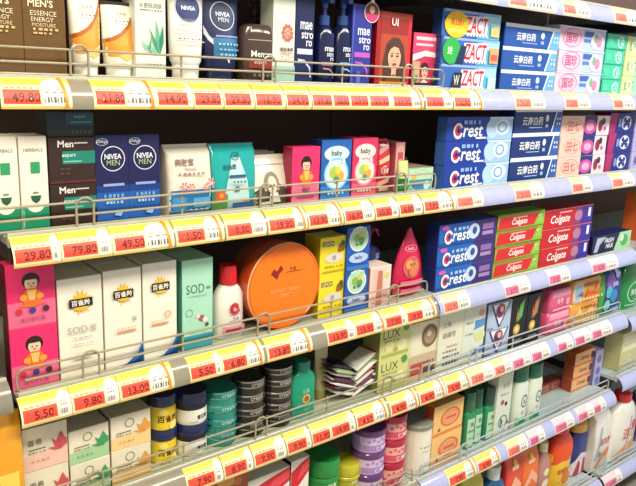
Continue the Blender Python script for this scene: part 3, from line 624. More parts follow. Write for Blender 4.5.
r = pack(.036, .03, .112, 'd0303c:film', a, 'snack_pouch'); r.name = 'soap_pouch'; r.location = (p[1] + .013, p[3] + .005, DECK[2]); tag(r, 'narrow red patterned pouch right of the red-pink children carton', 'pouch')
a = [('o', .5, .5, .42, .46, .12, 'f2c4c0'), ('r', .2, .2, .8, .8, 'c84a52'), ('t', '皂', .5, .6, .12, 'f6dcd4', .5)]
o = carton(.028, .05, .105, 'e6a09c', a, left='c0606a'); o.location = (p[2] - .005, p[3] + .015, DECK[2]); tag(o, 'slim pale pink carton between the red pouch and the green tube', 'box'); SHORT.append((2, p[1], p[2], 'the red pouch'))
p = POS['greentray']; secs = [(0, .013, .010), (.02, .014, .0105), (.05, .0145, .008), (.068, .0145, .0012), (.07, .0145, .001)]
r = empty('squeeze_tube'); MB().loft(secs, 'c9d88a', n=30).build('body', r); MB().loft([(0, .0142, .0112), (.034, .0148, .0118)], '2f9a50', n=30, cap=False).build('label', r); r.location = (p[1] + .010, p[3] - .002, DECK[2]); tag(r, 'small green and pale yellow tube left of the low pale green carton', 'tube')
b = MB(); w = p[2] - p[1] - .03; h = p[5]
b.box(-w / 2, w / 2, -.06, .06, 0, h, '7fb8a0', left='5a9080', top='9a8468'); b.art([('r', .02, .5, .98, .96, 'b9d8b4'), ('r', .02, .42, .98, .5, '3f8a9a'), ('r', .2, .1, .9, .38, '3f86b8'), ('e', .25, .6, .08, None, 'e0b04a'), ('e', .75, .25, .12, None, 'c9e4e8'), ('o', .5, .5, .49, .48, .06, 'd9e8d8')], w, h, flat(-.06)); b.box(-w / 2 + .001, w / 2 - .001, .02, .058, h, h + .012, '8a7458')
o = b.build('display_carton', smooth=False); o.location = ((p[1] + p[2]) / 2 + .014, p[3] + .06, DECK[2]); tag(o, 'low pale green carton with a brown top lying behind the fence end', 'box'); SHORT.append((2, p[1], p[2], 'the low green carton'))
def crest(k, c='173a9e', dark='0f2678', tail='9fc4ea', purple=None):
    w, d, h = size(k)
    if purple:
        a = [('r', 0, 0, .62, 1, '1f63bc'), ('r', .60, 0, 1, 1, purple), ('r', 0, 0, .62, .16, '17489c'), ('e', .59, .52, .10, .36, 'c6d8f2'), ('e', .6, .55, .04, .18, '3a4a9a'), ('r', .74, .52, .94, .80, '8f6aa8'), ('r', .74, .26, .94, .44, 'a78ab8'), ('e', .09, .86, .06, .1, 'd85ab0'), ('t', 'rest', .37, .42, .46, 'f4f7ff', .30, True, .15), ('o', .15, .42, .07, .32, .34, 'f4f7ff'), ('o', .15, .42, .048, .2, .5, 'e0303c'), ('p', [(.15, .42), (.225, .58), (.225, .3)], '1f63bc')] + scrib(.22, .5, .68, 4, .14, 'a8c8f0', 1)
    else:
        a = [('r', 0, 0, 1, 1, c), ('p', [(.60, 0), (.64, 1), (1, 1), (1, 0)], tail), ('e', .68, .5, .1, .42, 'b6d4f0'), ('e', .84, .55, .12, .36, 'd8e8f8'), ('o', .83, .55, .07, .24, .25, '6f94cc'), ('r', .62, .9, 1, 1, 'c6dcf4'), ('t', 'rest', .38, .40, .5, 'f6f8ff', .32, True, .15), ('o', .155, .42, .07, .34, .34, 'f6f8ff'), ('o', .155, .42, .048, .22, .5, 'e02c3c'), ('p', [(.155, .42), (.23, .6), (.23, .3)], c), ('r', .42, .06, .58, .14, 'dfe6fa')] + scrib(.22, .5, .70, 4, .16, '8fb4f0', 2)
    return carton(w, d, h, c, a, left='3a68b4' if not purple else '1a2a6c', name='toothpaste_carton')
stack(lambda: crest('crestA'), 'crestA', '{o} royal blue toothpaste carton in the stack by the second-shelf fence end', 'toothpaste box', 'the royal blue toothpaste stack', 'royal blue toothpaste cartons on the second shelf')
stack(lambda: ynby('ynby2', base='143074', tail='2f5cae'), 'ynby2', '{o} dark blue and white toothpaste carton in the second-shelf stack', 'toothpaste box', 'the dark blue and white stack', 'dark blue and white toothpaste cartons on the second shelf')
w, d, h = size('peach')
a = [('r', 0, 0, 1, 1, 'eec6b8'), ('t', '田七', .25, .5, .5, 'd8604a', .34, True), ('o', .25, .5, .17, .38, .08, 'e89a84'), ('r', .46, 0, .74, 1, '1c2c78'), ('e', .58, .45, .14, .36, 'd0509a'), ('e', .58, .45, .08, .2, 'f2b0d4'), ('r', .72, 0, 1, 1, 'ead6dc'), ('e', .80, .5, .05, .3, '8a2a44'), ('e', .86, .72, .04, .18, '4a2a38'), ('e', .9, .35, .03, .12, 'c2607a')]
stack(lambda: carton(w, d, h, 'eec6b8', a, left='d9a898', name='toothpaste_carton'), 'peach', '{o} peach and navy toothpaste carton with a flower on the second shelf', 'toothpaste box', 'the peach and navy stack', 'peach and navy toothpaste cartons')
w, d, h = size('magnavy')
a = [('r', 0, 0, .3, 1, 'b02468'), ('p', [(.22, 0), (.3, 1), (1, 1), (1, 0)], '1f2a80'), ('e', .66, .5, .2, .36, 'dfe4f6'), ('e', .66, .5, .06, None, '1f2a80'), ('e', .58, .66, .05, None, '1f2a80'), ('e', .75, .62, .05, None, '1f2a80'), ('e', .58, .36, .05, None, '1f2a80'), ('e', .75, .36, .05, None, '1f2a80'), ('r', .32, .3, .42, .7, '7f94d8')]
stack(lambda: carton(w, d, h, '1f2a80', a, left='8a1c50', name='toothpaste_carton'), 'magnavy', '{o} navy and magenta toothpaste carton with a pale round emblem', 'toothpaste box', 'the navy and magenta stack', 'navy and magenta toothpaste cartons')
w, d, h = size('purp'); a = [('r', 0, 0, .5, 1, 'b8b0dc'), ('r', .5, 0, 1, 1, '8a7ac4'), ('t', '美白', .3, .5, .5, '5a4a9a', .4, True)]
stack(lambda: carton(w, d, h, 'a89cd4', a, left='c9c2e8', name='toothpaste_carton'), 'purp', '{o} lavender toothpaste carton at the right edge of the second shelf', 'toothpaste box', 'the lavender stack', 'lavender toothpaste cartons')
# ================================================================== THIRD ROW
w, d, h = size('girlbig')
a = [('r', 0, 0, 1, .40, 'e2688c')] + [tuple(i) for i in girl('', 'ea6a2a')] + [('e', .22, .26, .07, None, 'd0303c'), ('e', .5, .26, .07, None, '3a3c8c'), ('e', .78, .26, .07, None, '5a1c30'), ('t', '宫灯杏仁蜜', .5, .12, .07, 'a03468', .7)]
stack(lambda: carton(w, d, h, 'ee2a6e', a, left='8a1440'), 'girlbig', '{o} large pink carton with a girl in orange, third shelf left end', 'box', 'the large pink girl cartons', 'large pink cartons with a girl', jit=0)
def bql(k, t2, ac, extra=()):
    w, d, h = size(k); r = random.Random(3); b = []
    for i in range(14):
        t = 2 * pi * i / 14; q = r.uniform(.24, .34); b.append(('p', [(.5 + .16 * cos(t - .2), .76 + .16 * sin(t - .2) * w / h), (.5 + q * cos(t), .76 + q * sin(t) * w / h), (.5 + .16 * cos(t + .2), .76 + .16 * sin(t + .2) * w / h)], 'f0b422'))
    return carton(w, d, h, 'f0e9da', b + [('e', .5, .76, .2, None, 'f2bc2c'), ('r', .23, .715, .77, .80, '211c1a'), ('t', '百雀羚', .5, .757, .06, 'f4efe2', .48, True)] + t2 + list(extra), left='cfc8b8')
ar = [('p', [(.25, .0), (.55, .03), (.85, .12), (1, .26), (1, 0)], '2f6cb8'), ('p', [(.55, .0), (.85, .06), (1, .16), (1, 0)], '1b4a94')]
o1 = one(bql('bql_a', [('t', 'SOD', .40, .49, .07, 'a9a596', .5), ('t', '蜜', .76, .49, .07, 'a9a596', .3)] + scrib(.3, .75, .40, 4, .012, 'b9b4a6', 1) + scrib(.3, .75, .34, 5, .012, 'c9c4b6', 2) + [('r', .3, .2, .7, .26, 'e0dacb')], ''), 'bql_a', 'white cream carton reading SOD with a black plate on a yellow burst', 'box', 'the white SOD carton', 'white cartons with a yellow burst')
o2 = one(bql('bql_b', [('r', .3, .36, .82, .375, 'dc8a4a'), ('t', '蜜', .78, .49, .05, '8a8678', .2)] + scrib(.3, .85, .40, 6, .01, 'd0a070', 3), '', ar), 'bql_b', 'white cream carton with yellow burst, in the middle of the three', 'box', 'the middle white carton', 'white cartons with a yellow burst')
o3 = one(bql('bql_c', [('r', .2, .36, .72, .375, 'dc8a4a'), ('o', .7, .46, .1, None, .3, 'e0a070')] + scrib(.2, .7, .40, 6, .01, 'd0a070', 4), '', ar), 'bql_c', 'white cream carton with yellow burst, beside the mint green carton', 'box', 'the white carton beside the mint one', 'white cartons with a yellow burst')
for o, k, nm in ((o1, 'bql_a', 'left'), (o2, 'bql_b', 'middle'), (o3, 'bql_c', 'right')): row_behind(o, k, '{o} white carton from the front in the %s file' % nm, 'box', 'white cartons with a yellow burst', 2)
w, d, h = size('sod')
a = [('r', 0, 0, 1, .16, '3f9aa4'), ('t', 'SOD', .42, .68, .10, '3f6a66', .6), ('r', .78, .66, .92, .69, '6a9a90'), ('o', .22, .42, .12, None, .2, '7ab8a4'), ('e', .62, .34, .1, None, 'a85a5a'), ('e', .74, .32, .08, None, 'f0e0dc'), ('e', .5, .37, .07, None, 'ecd4d0'), ('e', .8, .26, .06, None, '6a3a3c')] + scrib(.2, .8, .6, 6, .01, '7aa89c', 1) + scrib(.2, .8, .2, 6, .012, '6fae9c', 2)
o = one(carton(w, d, h, 'a9dcc2', a, left='4f9a86'), 'sod', 'mint green lotion carton reading SOD beside the red-capped bottle', 'box', 'the mint SOD carton'); row_behind(o, 'sod', '{o} mint green lotion carton, behind the front one', 'box', 'mint green lotion cartons', 2)
w, d, h = size('whtbot'); hb = h * .76; a_ = w / 2
secs = [(0, a_ * .9, .016), (.003, a_ * .96, .0175), (hb * .6, a_, .018), (hb * .78, a_ * .97, .0175), (hb * .9, a_ * .74, .015), (hb * .97, .0155, .013), (hb, .0145, .0125)]
a = petals(.55, .66, .2, w, hb * .8, 'cc3038', 12, .2) + [('o', .55, .66, .12, None, .3, 'cc3038'), ('t', '大宝', .55, .44, .08, '4a3034', .5, True)] + scrib(.3, .85, .37, 5, .02, '8a5a5c', 2) + [('r', .1, .1, .9, .28, 'd8909a'), ('r', .2, .16, .75, .22, 'a8445a')]
one(bottle(secs, 'f0e8e0', [(hb - .002, .0165, .0165), (hb, .0172, .0172), (h - .003, .0158, .0158), (h, .0145, .0145)], 'd81424:gloss', a, (.004, hb * .82), w * .96), 'whtbot', 'small white lotion bottle with a bright red cap beside the round orange tin', 'bottle', 'the red-capped bottle')
# round tin on edge
w, d, h = size('tin'); R_ = h / 2; r = empty('round_gift_tin'); q = Matrix.Translation((0, 0, R_)) @ Matrix.Rotation(radians(90), 4, 'X')
MB().loft([(-d / 2, R_ * .985, R_ * .985), (-.01 + d / 2 - .012, R_ * .985, R_ * .985)], '8e3420:gloss', n=72, xf=q).build('body', r)
m = MB(); m.loft([(.001, R_ * .995, R_ * .995), (d / 2 - .0025, R_, R_), (d / 2, R_ * .985, R_ * .985), (d / 2, R_ * .95, R_ * .95), (d / 2 - .001, R_ * .94, R_ * .94)], ['b8431c:gloss', 'f0d0a0:gloss', 'f26a12:gloss', 'f26a12:gloss'], n=72, xf=q)
m.art([('e', .5, .5, .47, None, 'f77a14'), ('p', [(.30, .66), (.34, .72), (.385, .685), (.43, .75), (.47, .70), (.42, .66), (.385, .59)], '8e1c18'), ('t', '蜂花', .60, .69, .045, '6a1c14', .3, True), ('r', .5, .655, .72, .665, 'a8481c'), ('t', 'HONEY FRESH', .50, .46, .045, 'fba85a', .55, True), ('t', 'CREAM', .50, .40, .04, 'fba85a', .3, True)], 2 * R_, 2 * R_, flat(-d / 2 + .0005), eps=.00025); m.build('lid', r)
one(r, 'tin', 'big round orange gift tin standing on edge on the third shelf', 'tin', 'the round orange tin')
w, d, h = size('yellow')
a = [('r', .08, .78, .5, .90, '5a5028'), ('t', 'LEMON', .3, .84, .09, 'f4ecb0', .36, True), ('e', .78, .72, .13, None, '7a6a1c'), ('e', .82, .82, .08, None, '4f5a20'), ('e', .7, .66, .07, None, 'b0582c'), ('e', .5, .48, .34, .12, 'dcd4c8'), ('t', '檬', .5, .48, .12, '7a6a9a', .4), ('r', .1, .12, .9, .17, 'c0a41c')] + scrib(.15, .85, .25, 5, .04, 'b09418', 2)
stack(lambda: carton(w, d, h, 'f0d828', a, left='c0a818', top='e6d86a'), 'yellow', '{o} lemon yellow soap carton between the orange tin and blue cartoon boxes', 'box', 'the yellow cartons', 'yellow cartons', jit=0)
w, d, h = size('bluechar')
a = [('e', .5, .72, .40, None, 'b8dcc0'), ('o', .5, .72, .42, None, .12, 'e4eee0'), ('e', .42, .74, .14, None, '8ab84a'), ('e', .62, .68, .13, None, '5a9a6a'), ('e', .6, .82, .1, None, 'd8c24a'), ('p', [(.18, .88), (.22, .995), (.36, .93)], 'b8dcc0'), ('p', [(.82, .88), (.78, .995), (.64, .93)], 'b8dcc0'), ('t', '婴儿霜', .5, .6, .07, '2f6a4a', .5, True), ('e', .5, .28, .42, .12, 'b4c8ec'), ('t', 'baby', .5, .28, .12, '1c2a6c', .66, True), ('r', 0, 0, 1, .1, '3a78c4')]
stack(lambda: carton(w, d, h, '1c58b4', a, left='123c80'), 'bluechar', '{o} blue children cream carton with a round picture on the third shelf', 'box', 'the stacked blue children cartons', 'blue children cartons on the third shelf', jit=0)
w, d, h = size('cartonpale'); hb = h * .76
a = [('p', [(.1, .05), (.1, .95), (.42, .95), (.42, .05)], 'ecc0b8'), ('p', [(.3, 0), (.36, .9), (.58, .9), (.6, 0)], 'c87a62'), ('r', .62, .2, .95, .85, 'f0d8cc'), ('e', .78, .75, .12, None, 'd8c87a'), ('e', .75, .3, .14, None, 'd89aa0')] + scrib(.1, .9, .08, 5, .03, 'b8727a', 2)
one(carton(w, d, hb, 'eed0c4', a, left='b88a88'), 'cartonpale', 'pale pink carton in front of the violet pump bottle', 'box', 'the pale pink carton')
secs = [(0, .03, .016), (.06, .031, .0165), (.10, .031, .0165), (.112, .022, .014), (.118, .010, .010)]
def hooked(r):
    b = MB(); b.tube([(0, 0, .118), (0, 0, .14), (.004, 0, .149), (.013, 0, .152), (.021, -.002, .149), (.024, -.003, .136)], .0045, '9a2c5c:gloss', 10); b.build('pump', r)
o = bottle(secs, '1c2f86:gloss', None, None, [('r', .05, .1, .6, .22, '5a78c4'), ('t', '蓝', .72, .6, .3, 'c4d8f4', .3, True)], (.07, .112), .058, extra=hooked); one(o, 'cartonpale', 'dark blue bottle with a magenta hooked pump behind the pale pink carton', 'bottle', dy=.045, dx=.026)
w, d, h = size('drop'); C_ = 'cc1c4c'; r = empty('gift_pouch')
secs = [(0, w * .34, d * .3), (h * .05, w * .41, d * .42), (h * .2, w * .44, d * .5), (h * .4, w * .42, d * .46), (h * .6, w * .34, d * .38), (h * .78, w * .22, d * .26), (h * .9, w * .12, d * .16), (h * .97, w * .06, d * .08), (h, w * .02, d * .04)]
MB().loft(secs, C_ + ':film', n=40).build('body', r)
MB().art([('t', 'hello', .48, .71, .05, 'f0b0c4', .32, True), ('o', .48, .71, .19, .05, .12, 'ee9ab4'), ('e', .48, .44, .26, None, 'd85a5c'), ('e', .40, .48, .11, None, 'e0a05a'), ('e', .56, .46, .11, None, 'c98a4c'), ('e', .48, .38, .12, None, 'dc7a50'), ('e', .42, .49, .02, None, '3a1a1c'), ('e', .52, .49, .02, None, '3a1a1c'), ('r', .14, .18, .84, .25, 'e8708c'), ('r', .16, .08, .80, .13, 'e8708c')], w * .94, h, onloft(secs, 0), maxlen=.006, eps=.0003).build('label', r)
one(r, 'drop', 'magenta teardrop-shaped gift pouch at the end of the third shelf fence', 'pouch', 'the magenta teardrop pouch')
stack(lambda: crest('crestB', purple='3f2a74', c='1a4aa4'), 'crestB', '{o} blue and purple toothpaste carton beside the magenta pouch', 'toothpaste box', 'the blue and purple toothpaste stack', 'blue and purple toothpaste cartons on the third shelf')
w, d, h = size('colgG')
a = [('r', 0, 0, 1, 1, '8fc23a'), ('p', [(0, .06), (.03, .8), (.88, .9), (.78, .1)], 'd8262c'), ('r', 0, .82, .9, 1, '9a8a3a'), ('t', 'Colgate', .45, .40, .5, 'fbf4f0', .56, True, .2), ('r', .3, .68, .62, .76, 'f0b0a4'), ('t', '茶', .90, .5, .5, 'dff0a4', .16, True), ('r', 0, 0, 1, .05, '5a9a2a')]
stack(lambda: carton(w, d, h, '86b838', a, left='a8202a', name='toothpaste_carton'), 'colgG', '{o} green toothpaste carton with a red panel on the third shelf', 'toothpaste box', 'the green and red toothpaste stack', 'green and red toothpaste cartons')
w, d, h = size('colgR')
a = [('r', 0, 0, 1, 1, 'c81c26'), ('p', [(.58, 0), (.66, .5), (.62, 1), (1, 1), (1, 0)], '8a3a78'), ('p', [(.74, 0), (.8, .5), (.76, 1), (1, 1), (1, 0)], '3a2c9c'), ('e', .70, .5, .08, .3, 'b87a98'), ('t', 'Colgate', .33, .40, .56, 'fbf4f0', .6, True, .2), ('r', .3, .76, .55, .84, 'f0b8b0'), ('r', .9, .35, .955, .85, 'e6e6fa'), ('r', 0, .96, 1, 1, 'e0707a')]
stack(lambda: carton(w, d, h, 'c01c28', a, left='8e141c', name='toothpaste_carton'), 'colgR', '{o} red toothpaste carton ending in blue violet on the third shelf', 'toothpaste box', 'the red and violet toothpaste stack', 'red and violet toothpaste cartons')
w, d, h = size('fresh')
a = [('r', 0, 0, .64, 1, '141a4c'), ('p', [(.04, .1), (.1, .9), (.34, .9), (.18, .5), (.14, .1)], 'b4bcc8'), ('t', 'FRESH', .42, .66, .26, 'f2f4fb', .36, True, .2), ('t', 'MAX', .44, .34, .26, 'f2f4fb', .3, True, .2), ('p', [(.56, 0), (.68, 1), (1, 1), (1, 0)], 'a8d8a4'), ('e', .82, .5, .1, .34, '5aa86a'), ('e', .75, .65, .05, .2, 'd8f0cc')]
one(carton(w, d, h, '141a4c', a, left='0c1030', name='toothpaste_carton'), 'fresh', 'single low navy toothpaste carton with a pale green end, on its own', 'toothpaste box', 'the single navy toothpaste carton')
# ================================================================== FOURTH ROW
def soap(k, tint, ac, lf):
    w, d, h = size(k)
    a = [('r', 0, 0, 1, .36, tint), ('p', [(0, .36), (.5, .40), (1, .52), (1, .3), (0, .3)], tint), ('t', '香皂', .26, .66, .15, '8a8474', .36, True) if k == 'soapP' else ('o', .46, .74, .12, None, .2, '8a8a70'), ('r', .12, .48, .5, .505, '6a6656'), leaf(.84, .36, -.2, .3, .2, ac), leaf(.84, .36, .02, .42, .3, ac), leaf(.84, .36, -.3, .1, .2, ac), leaf(.84, .36, .14, .26, .3, ac)] + scrib(.1, .5, .42, 5, .03, '8a8676', 2) + scrib(.15, .6, .22, 4, .03, lf, 4)
    return carton(w, d, h, 'e6dcc4', a, left='b8a890', top='cfc6ae')
for k, t, ac, lf, nm in (('soapP', 'ecc0b0', 'd0505c', 'c88a80', 'pink'), ('soapG', 'a8cc9a', '3f9a62', '5a9a6a', 'green'), ('soapO', 'f0cc8c', 'e09a3c', 'c89450', 'orange')):
    stack(lambda: soap(k, t, ac, lf), k, '{o} cream soap carton with a %s-tinted base on the fourth shelf' % nm, 'soap box', 'the %s-tinted soap cartons' % nm, 'cream soap cartons', jit=.001)
    if k != 'soapP':
        top = [x for x in SEEN['upper cream soap carton with a %s-tinted base on the fourth shelf' % nm]][0]; row_behind(top, k, '{o} %s-tinted soap carton back, upper layer' % nm, 'soap box', 'cream soap cartons', 2)
        lo = [x for x in SEEN['lower cream soap carton with a %s-tinted base on the fourth shelf' % nm]][0]; row_behind(lo, k, '{o} %s-tinted soap carton back, lower layer' % nm, 'soap box', 'cream soap cartons', 2)
w, d, h = size('jarY'); a = [('r', .1, .1, .9, .95, 'f2cc2a'), ('t', '百雀羚', .5, .5, .3, '2a2418', .8, True), ('e', .3, .8, .14, None, 'f6e27a'), ('e', .7, .2, .18, None, 'f6e27a')]
stack(lambda: jar(.0515, h, 'e8cf3a', '1c2450:gloss', a, .3, name='cream_jar'), 'jarY', '{o} yellow cream jar with a navy lid next to the soap cartons', 'jar', 'the yellow jars', 'yellow cream jars', jit=0)
w, d, h = size('jarW')
def wjar():
    r = empty('cream_jar'); a_ = .031; secs = [(0, a_ * .92, a_ * .92), (.002, a_ * .97, a_ * .97), (h * .15, a_ * .97, a_ * .97), (h * .48, a_ * .97, a_ * .97), (h * .66, a_ * .97, a_ * .97)]
    MB().loft(secs, ['e9e6dc', 'e9e6dc', 'e9e6dc', '201d2c'], n=40).build('body', r)
    MB().loft([(h * .66, a_ * .98, a_ * .98), (h * .67, a_, a_), (h - .002, a_, a_), (h, a_ * .96, a_ * .96)], '1e2350:gloss', n=40).build('lid', r)
    MB().art([('t', '雪花膏', .66, .5, .3, '33303a', .4, True), ('r', .2, .2, .5, .24, 'a8a498')], a_ * 1.7, h * .48, onloft(secs, 0), maxlen=.005).build('label', r); return r
stack(wjar, 'jarW', '{o} white cream jar with black band and navy lid', 'jar', 'the white and black jars', 'white cream jars with black bands', jit=0)
def disc_tin(w, h, c, rim, art=()):
    r = empty('cream_tin'); a = w / 2; MB().loft([(0, a * .93, a * .93), (.001, a * .96, a * .96), (h * .52, a * .96, a * .96)], c, n=40).build('body', r)
    m = MB(); m.loft([(h * .5, a * .99, a * .99), (h * .52, a, a), (h * .62, a, a), (h * .9, a * .985, a * .985), (h, a * .94, a * .94), (h, a * .85, a * .85)], [rim, rim, c, rim, c], n=40); m.build('lid', r)
    if art:
        secs = [(0, a, a), (h, a, a)]; MB().art(art, w * .8, h * .3, onloft(secs, h * .63), maxlen=.005).build('label', r)
    return r
w, d, h = size('tinT'); stack(lambda: disc_tin(w, h, '1f8a80:gloss', '7fc8b8:metal', [('t', 'cream', .5, .5, .7, 'c4ece0', .5)]), 'tinT', '{o} teal cream tin in the stack of four', 'tin', 'the teal tins', 'teal cream tins', jit=.001)
w, d, h = size('tinK'); stack(lambda: disc_tin(w, h, '241c20:gloss', 'b4aca0:metal', [('t', 'cream', .5, .5, .7, 'cfc8bc', .5)]), 'tinK', '{o} black cream tin in the front stack next to the teal tins', 'tin', 'the black tins', 'black cream tins', jit=.001)
w, d, h = size('tinK2'); stack(lambda: disc_tin(w, h, '241c20:gloss', 'b4aca0:metal', [('t', 'cream', .5, .5, .7, 'cfc8bc', .5)]), 'tinK2', '{o} black cream tin in the taller stack of five by the teal bottle', 'tin', 'the taller black tin stack', 'black cream tins', jit=.001)
w, d, h = size('botT'); hb = h * .82; a_ = w / 2
secs = [(0, a_ * .95, .014), (.002, a_, .0148), (hb * .80, a_, .015), (hb * .92, a_ * .8, .0145), (hb, .016, .0135)]
one(bottle(secs, '0f9a78:gloss', [(hb, .0165, .0165), (hb + .001, .0175, .0175), (h - .002, .0172, .0172), (h, .016, .016)], '0d7f66:gloss', [('e', .55, .5, .16, None, 'd8b44a'), ('e', .55, .5, .1, None, 'a8503c'), ('r', .2, .34, .9, .36, '5ac4a0'), ('t', '花露', .5, .74, .12, '9ae0c4', .5)], (.004, hb * .78), w * .95), 'botT', 'flat teal green bottle with a small gold emblem next to the black tins', 'bottle', 'the teal bottle')
w, d, h = size('tubeB'); one(squeeze_tube(.036, .03, h, 'cfc490', .18, [('r', .2, .5, .8, .6, 'b0a46c')], 'a89c5c'), 'tubeB', 'pale olive tube between the teal bottle and the bundled sachets', 'tube', None)
p = POS['sachets']; cols = ['efe9e4', '3a2a44', 'e8e2e0', '5a3050', 'dfd6cc', 'a8b88a', '2c2038', 'eee8e2', '704058', 'e2ddd2', 'b0303c', 'e9e4da', '8aa070', 'ded8cc', '342640', 'e6e0d8']
X0, X1 = p[1] + .02, p[2]; zc = DECK[4]; i = 0
for j, (side, tilt, n) in enumerate((('l', 20, 7), ('r', -24, 7))):
    for q in range(n):
        c = cols[i % 16]; i += 1; b = MB(); L_ = .076
        secs = [(-L_ / 2, .026, .0006), (-L_ / 2 + .006, .026, .0008), (-L_ / 4, .025, .0042), (L_ / 4, .025, .0042), (L_ / 2 - .006, .026, .0008), (L_ / 2, .026, .0006)]
        b.loft(secs, [cols[(i * 5) % 16] + ':film', c + ':film', c + ':film', c + ':film', cols[(i * 3) % 16] + ':film'], n=20, e=5, xf=Matrix.Rotation(radians(90), 4, 'Y') @ Matrix.Rotation(radians(90), 4, 'Z'))
        b.art([('r', .1, .2, .35, .8, cols[(i * 7) % 16]), ('t', '洗发', .65, .5, .3, cols[(i * 3 + 1) % 16], .4, True)], L_ * .8, .04, lambda x, z, l: (x, z - .02, .0044 + l))
        o = b.build('sachet'); s = 1 if side == 'l' else -1
        o.location = (X0 + (.036 if side == 'l' else .092), p[3] + .034 + rnd.uniform(-.004, .004), zc + .0205 + q * .0102 + rnd.uniform(0, .001)); o.rotation_euler = (radians(rnd.uniform(-1, 1)), radians(tilt + rnd.uniform(-.8, .8)), radians(rnd.uniform(-8, 8)))
        tag(o, 'flat striped sachet in the %s pile of sachets beside the yellow-green soap boxes' % ('left' if side == 'l' else 'right'), 'sachet', 'sachets in the %s pile' % ('left' if side == 'l' else 'right'))
SHORT.append((4, p[1], p[2], 'the piled sachets'))
w, d, h = size('lux')
a = [('r', 0, 0, 1, 1, 'd4d488'), ('t', 'LUX', .36, .74, .26, '4a4a34', .6), ('r', .05, .04, .95, .14, 'a8b05a'), ('e', .72, .34, .16, None, 'e4e2b0'), ('e', .3, .36, .14, None, 'e4dfa0'), ('e', .84, .86, .1, None, '5a9a4a'), ('p', [(.7, .9), (.84, 1), (.9, .84)], '4f9040'), ('e', .52, .24, .06, None, 'b8b060')] + scrib(.1, .6, .52, 5, .04, '9a9a5c', 2)
stack(lambda: carton(w, d, h, 'cfd080', a, left='8a8c4c', name='soap_carton'), 'lux', '{o} yellow-green soap carton beside the piled sachets', 'soap box', 'the yellow-green soap boxes', 'yellow-green soap cartons', jit=0)
w, d, h = size('creamOval')
a = [('r', 0, 0, .5, .42, 'b08a6c'), ('r', 0, 0, 1, .44, 'c8b090'), ('r', .05, .46, .42, .96, 'e6dfc4'), ('e', .7, .74, .28, .2, '7a6248'), ('e', .7, .74, .2, .14, 'a88c6c'), ('e', .68, .78, .08, None, 'e0d0b0'), ('r', .1, .1, .5, .3, 'b84a44'), ('r', .55, .1, .95, .2, '5a4a38')] + scrib(.5, .95, .26, 4, .04, '8a4a44', 2)
one(carton(w, d, h, 'e2d6b4', a, left='a89878', name='soap_carton'), 'creamOval', 'cream carton with a brown oval right of the yellow-green soap boxes', 'box', 'the brown-oval carton')
w, d, h = size('creamText')
a = [('t', '上海', .3, .8, .09, '6a5a54', .4), ('t', '硫磺皂', .42, .62, .10, '5a4a50', .6), ('r', .35, .40, .8, .43, 'c0a0a0')] + scrib(.2, .8, .32, 5, .03, '7a7a70', 1) + scrib(.2, .9, .22, 6, .05, '5f6a5c', 2) + scrib(.2, .9, .1, 6, .06, '55605a', 3)
one(carton(w, d, h, 'e2dfc8', a, name='soap_carton'), 'creamText', 'off-white soap carton covered in grey print, right of the brown-oval carton', 'box', 'the off-white printed carton')
w, d, h = size('creamBlue')
a = [('r', .52, .62, 1, .72, '4a86c4'), ('p', [(.45, .56), (1, .60), (1, .74), (.6, .68)], '5a94cc'), ('e', .78, .44, .26, .1, 'd4dc9a'), ('p', [(.4, .10), (1, .16), (1, .28), (.6, .20)], '6a8ac8'), ('e', .8, .84, .14, .06, 'd8a0a0')] + scrib(.1, .45, .5, 3, .03, '9aa890', 1) + scrib(.1, .45, .7, 3, .03, '9aa890', 2)
one(carton(w, d, h, 'dcdfd0', a, name='soap_carton'), 'creamBlue', 'off-white carton with two blue waves left of the V-patterned boxes', 'box', 'the blue-wave carton')
w, d, h = size('safeg')
a = [('r', 0, 0, 1, 1, 'b4c2dc'), ('p', [(.1, .98), (.95, .98), (.55, .04), (.48, .04)], '2c3c74'), ('p', [(.18, .96), (.88, .96), (.52, .12)], 'f0f0f2'), ('e', .52, .68, .2, None, 'b04a5c'), ('e', .48, .64, .12, None, '4a3a6a'), ('e', .56, .74, .08, None, 'e0c0c0'), ('r', .02, .02, .25, .1, '7a90c0')]
stack(lambda: carton(w, d, h, 'b4c2dc', a, left='5a7090', name='soap_carton'), 'safeg', '{o} white and blue soap box with a dark V pattern', 'soap box', 'the V-patterned soap boxes', 'white and blue V-patterned soap boxes', jit=0)
for k, ac, lab, sh in (('black_a', '5fae5a', 'black soap box with green and gold print, right of the V-patterned boxes', 'the black and green box'), ('black_b', 'c07a5a', 'black soap box with copper print, left of the pink soaps', 'the black and copper box')):
    w, d, h = size(k); a = [('e', .42, .36, .22, None, 'd0a83c'), ('e', .42, .36, .12, None, 'f0e0a0'), ('p', [(.4, .5), (.5, .85), (.8, .95), (.7, .6)], ac), ('p', [(.3, .5), (.36, .8), (.46, .6)], 'b8683a'), ('r', .2, .12, .8, .16, '8a9098'), ('r', .2, .06, .7, .09, '6a7078')]
    one(carton(w, d, h, '15181c', a, left='0c0e10', name='soap_carton'), k, lab, 'soap box', sh)
w, d, h = size('pinksoap')
secs = [(0, w * .46, d * .44), (h * .1, w * .49, d * .5), (h * .9, w * .49, d * .5), (h, w * .45, d * .42)]
def wsoap(c, c2, ac):
    r = empty('wrapped_soap'); MB().loft(secs, c + ':film', n=40, e=7).build('wrapper', r)
    MB().art([('r', .06, .68, .94, .94, c2), ('t', '香皂', .42, .5, .24, ac, .5, True), ('e', .78, .4, .1, None, c2), ('r', .1, .1, .9, .2, c2)], w * .94, h, onloft(secs, 0, 7), maxlen=.012, eps=.0003).build('label', r); return r
stack(lambda: wsoap('e85a86', 'f2a0b8', 'f6ccd8'), 'pinksoap', '{o} pink wrapped soap right of the black boxes', 'soap', 'the pink soaps', 'pink wrapped soaps', jit=.001)
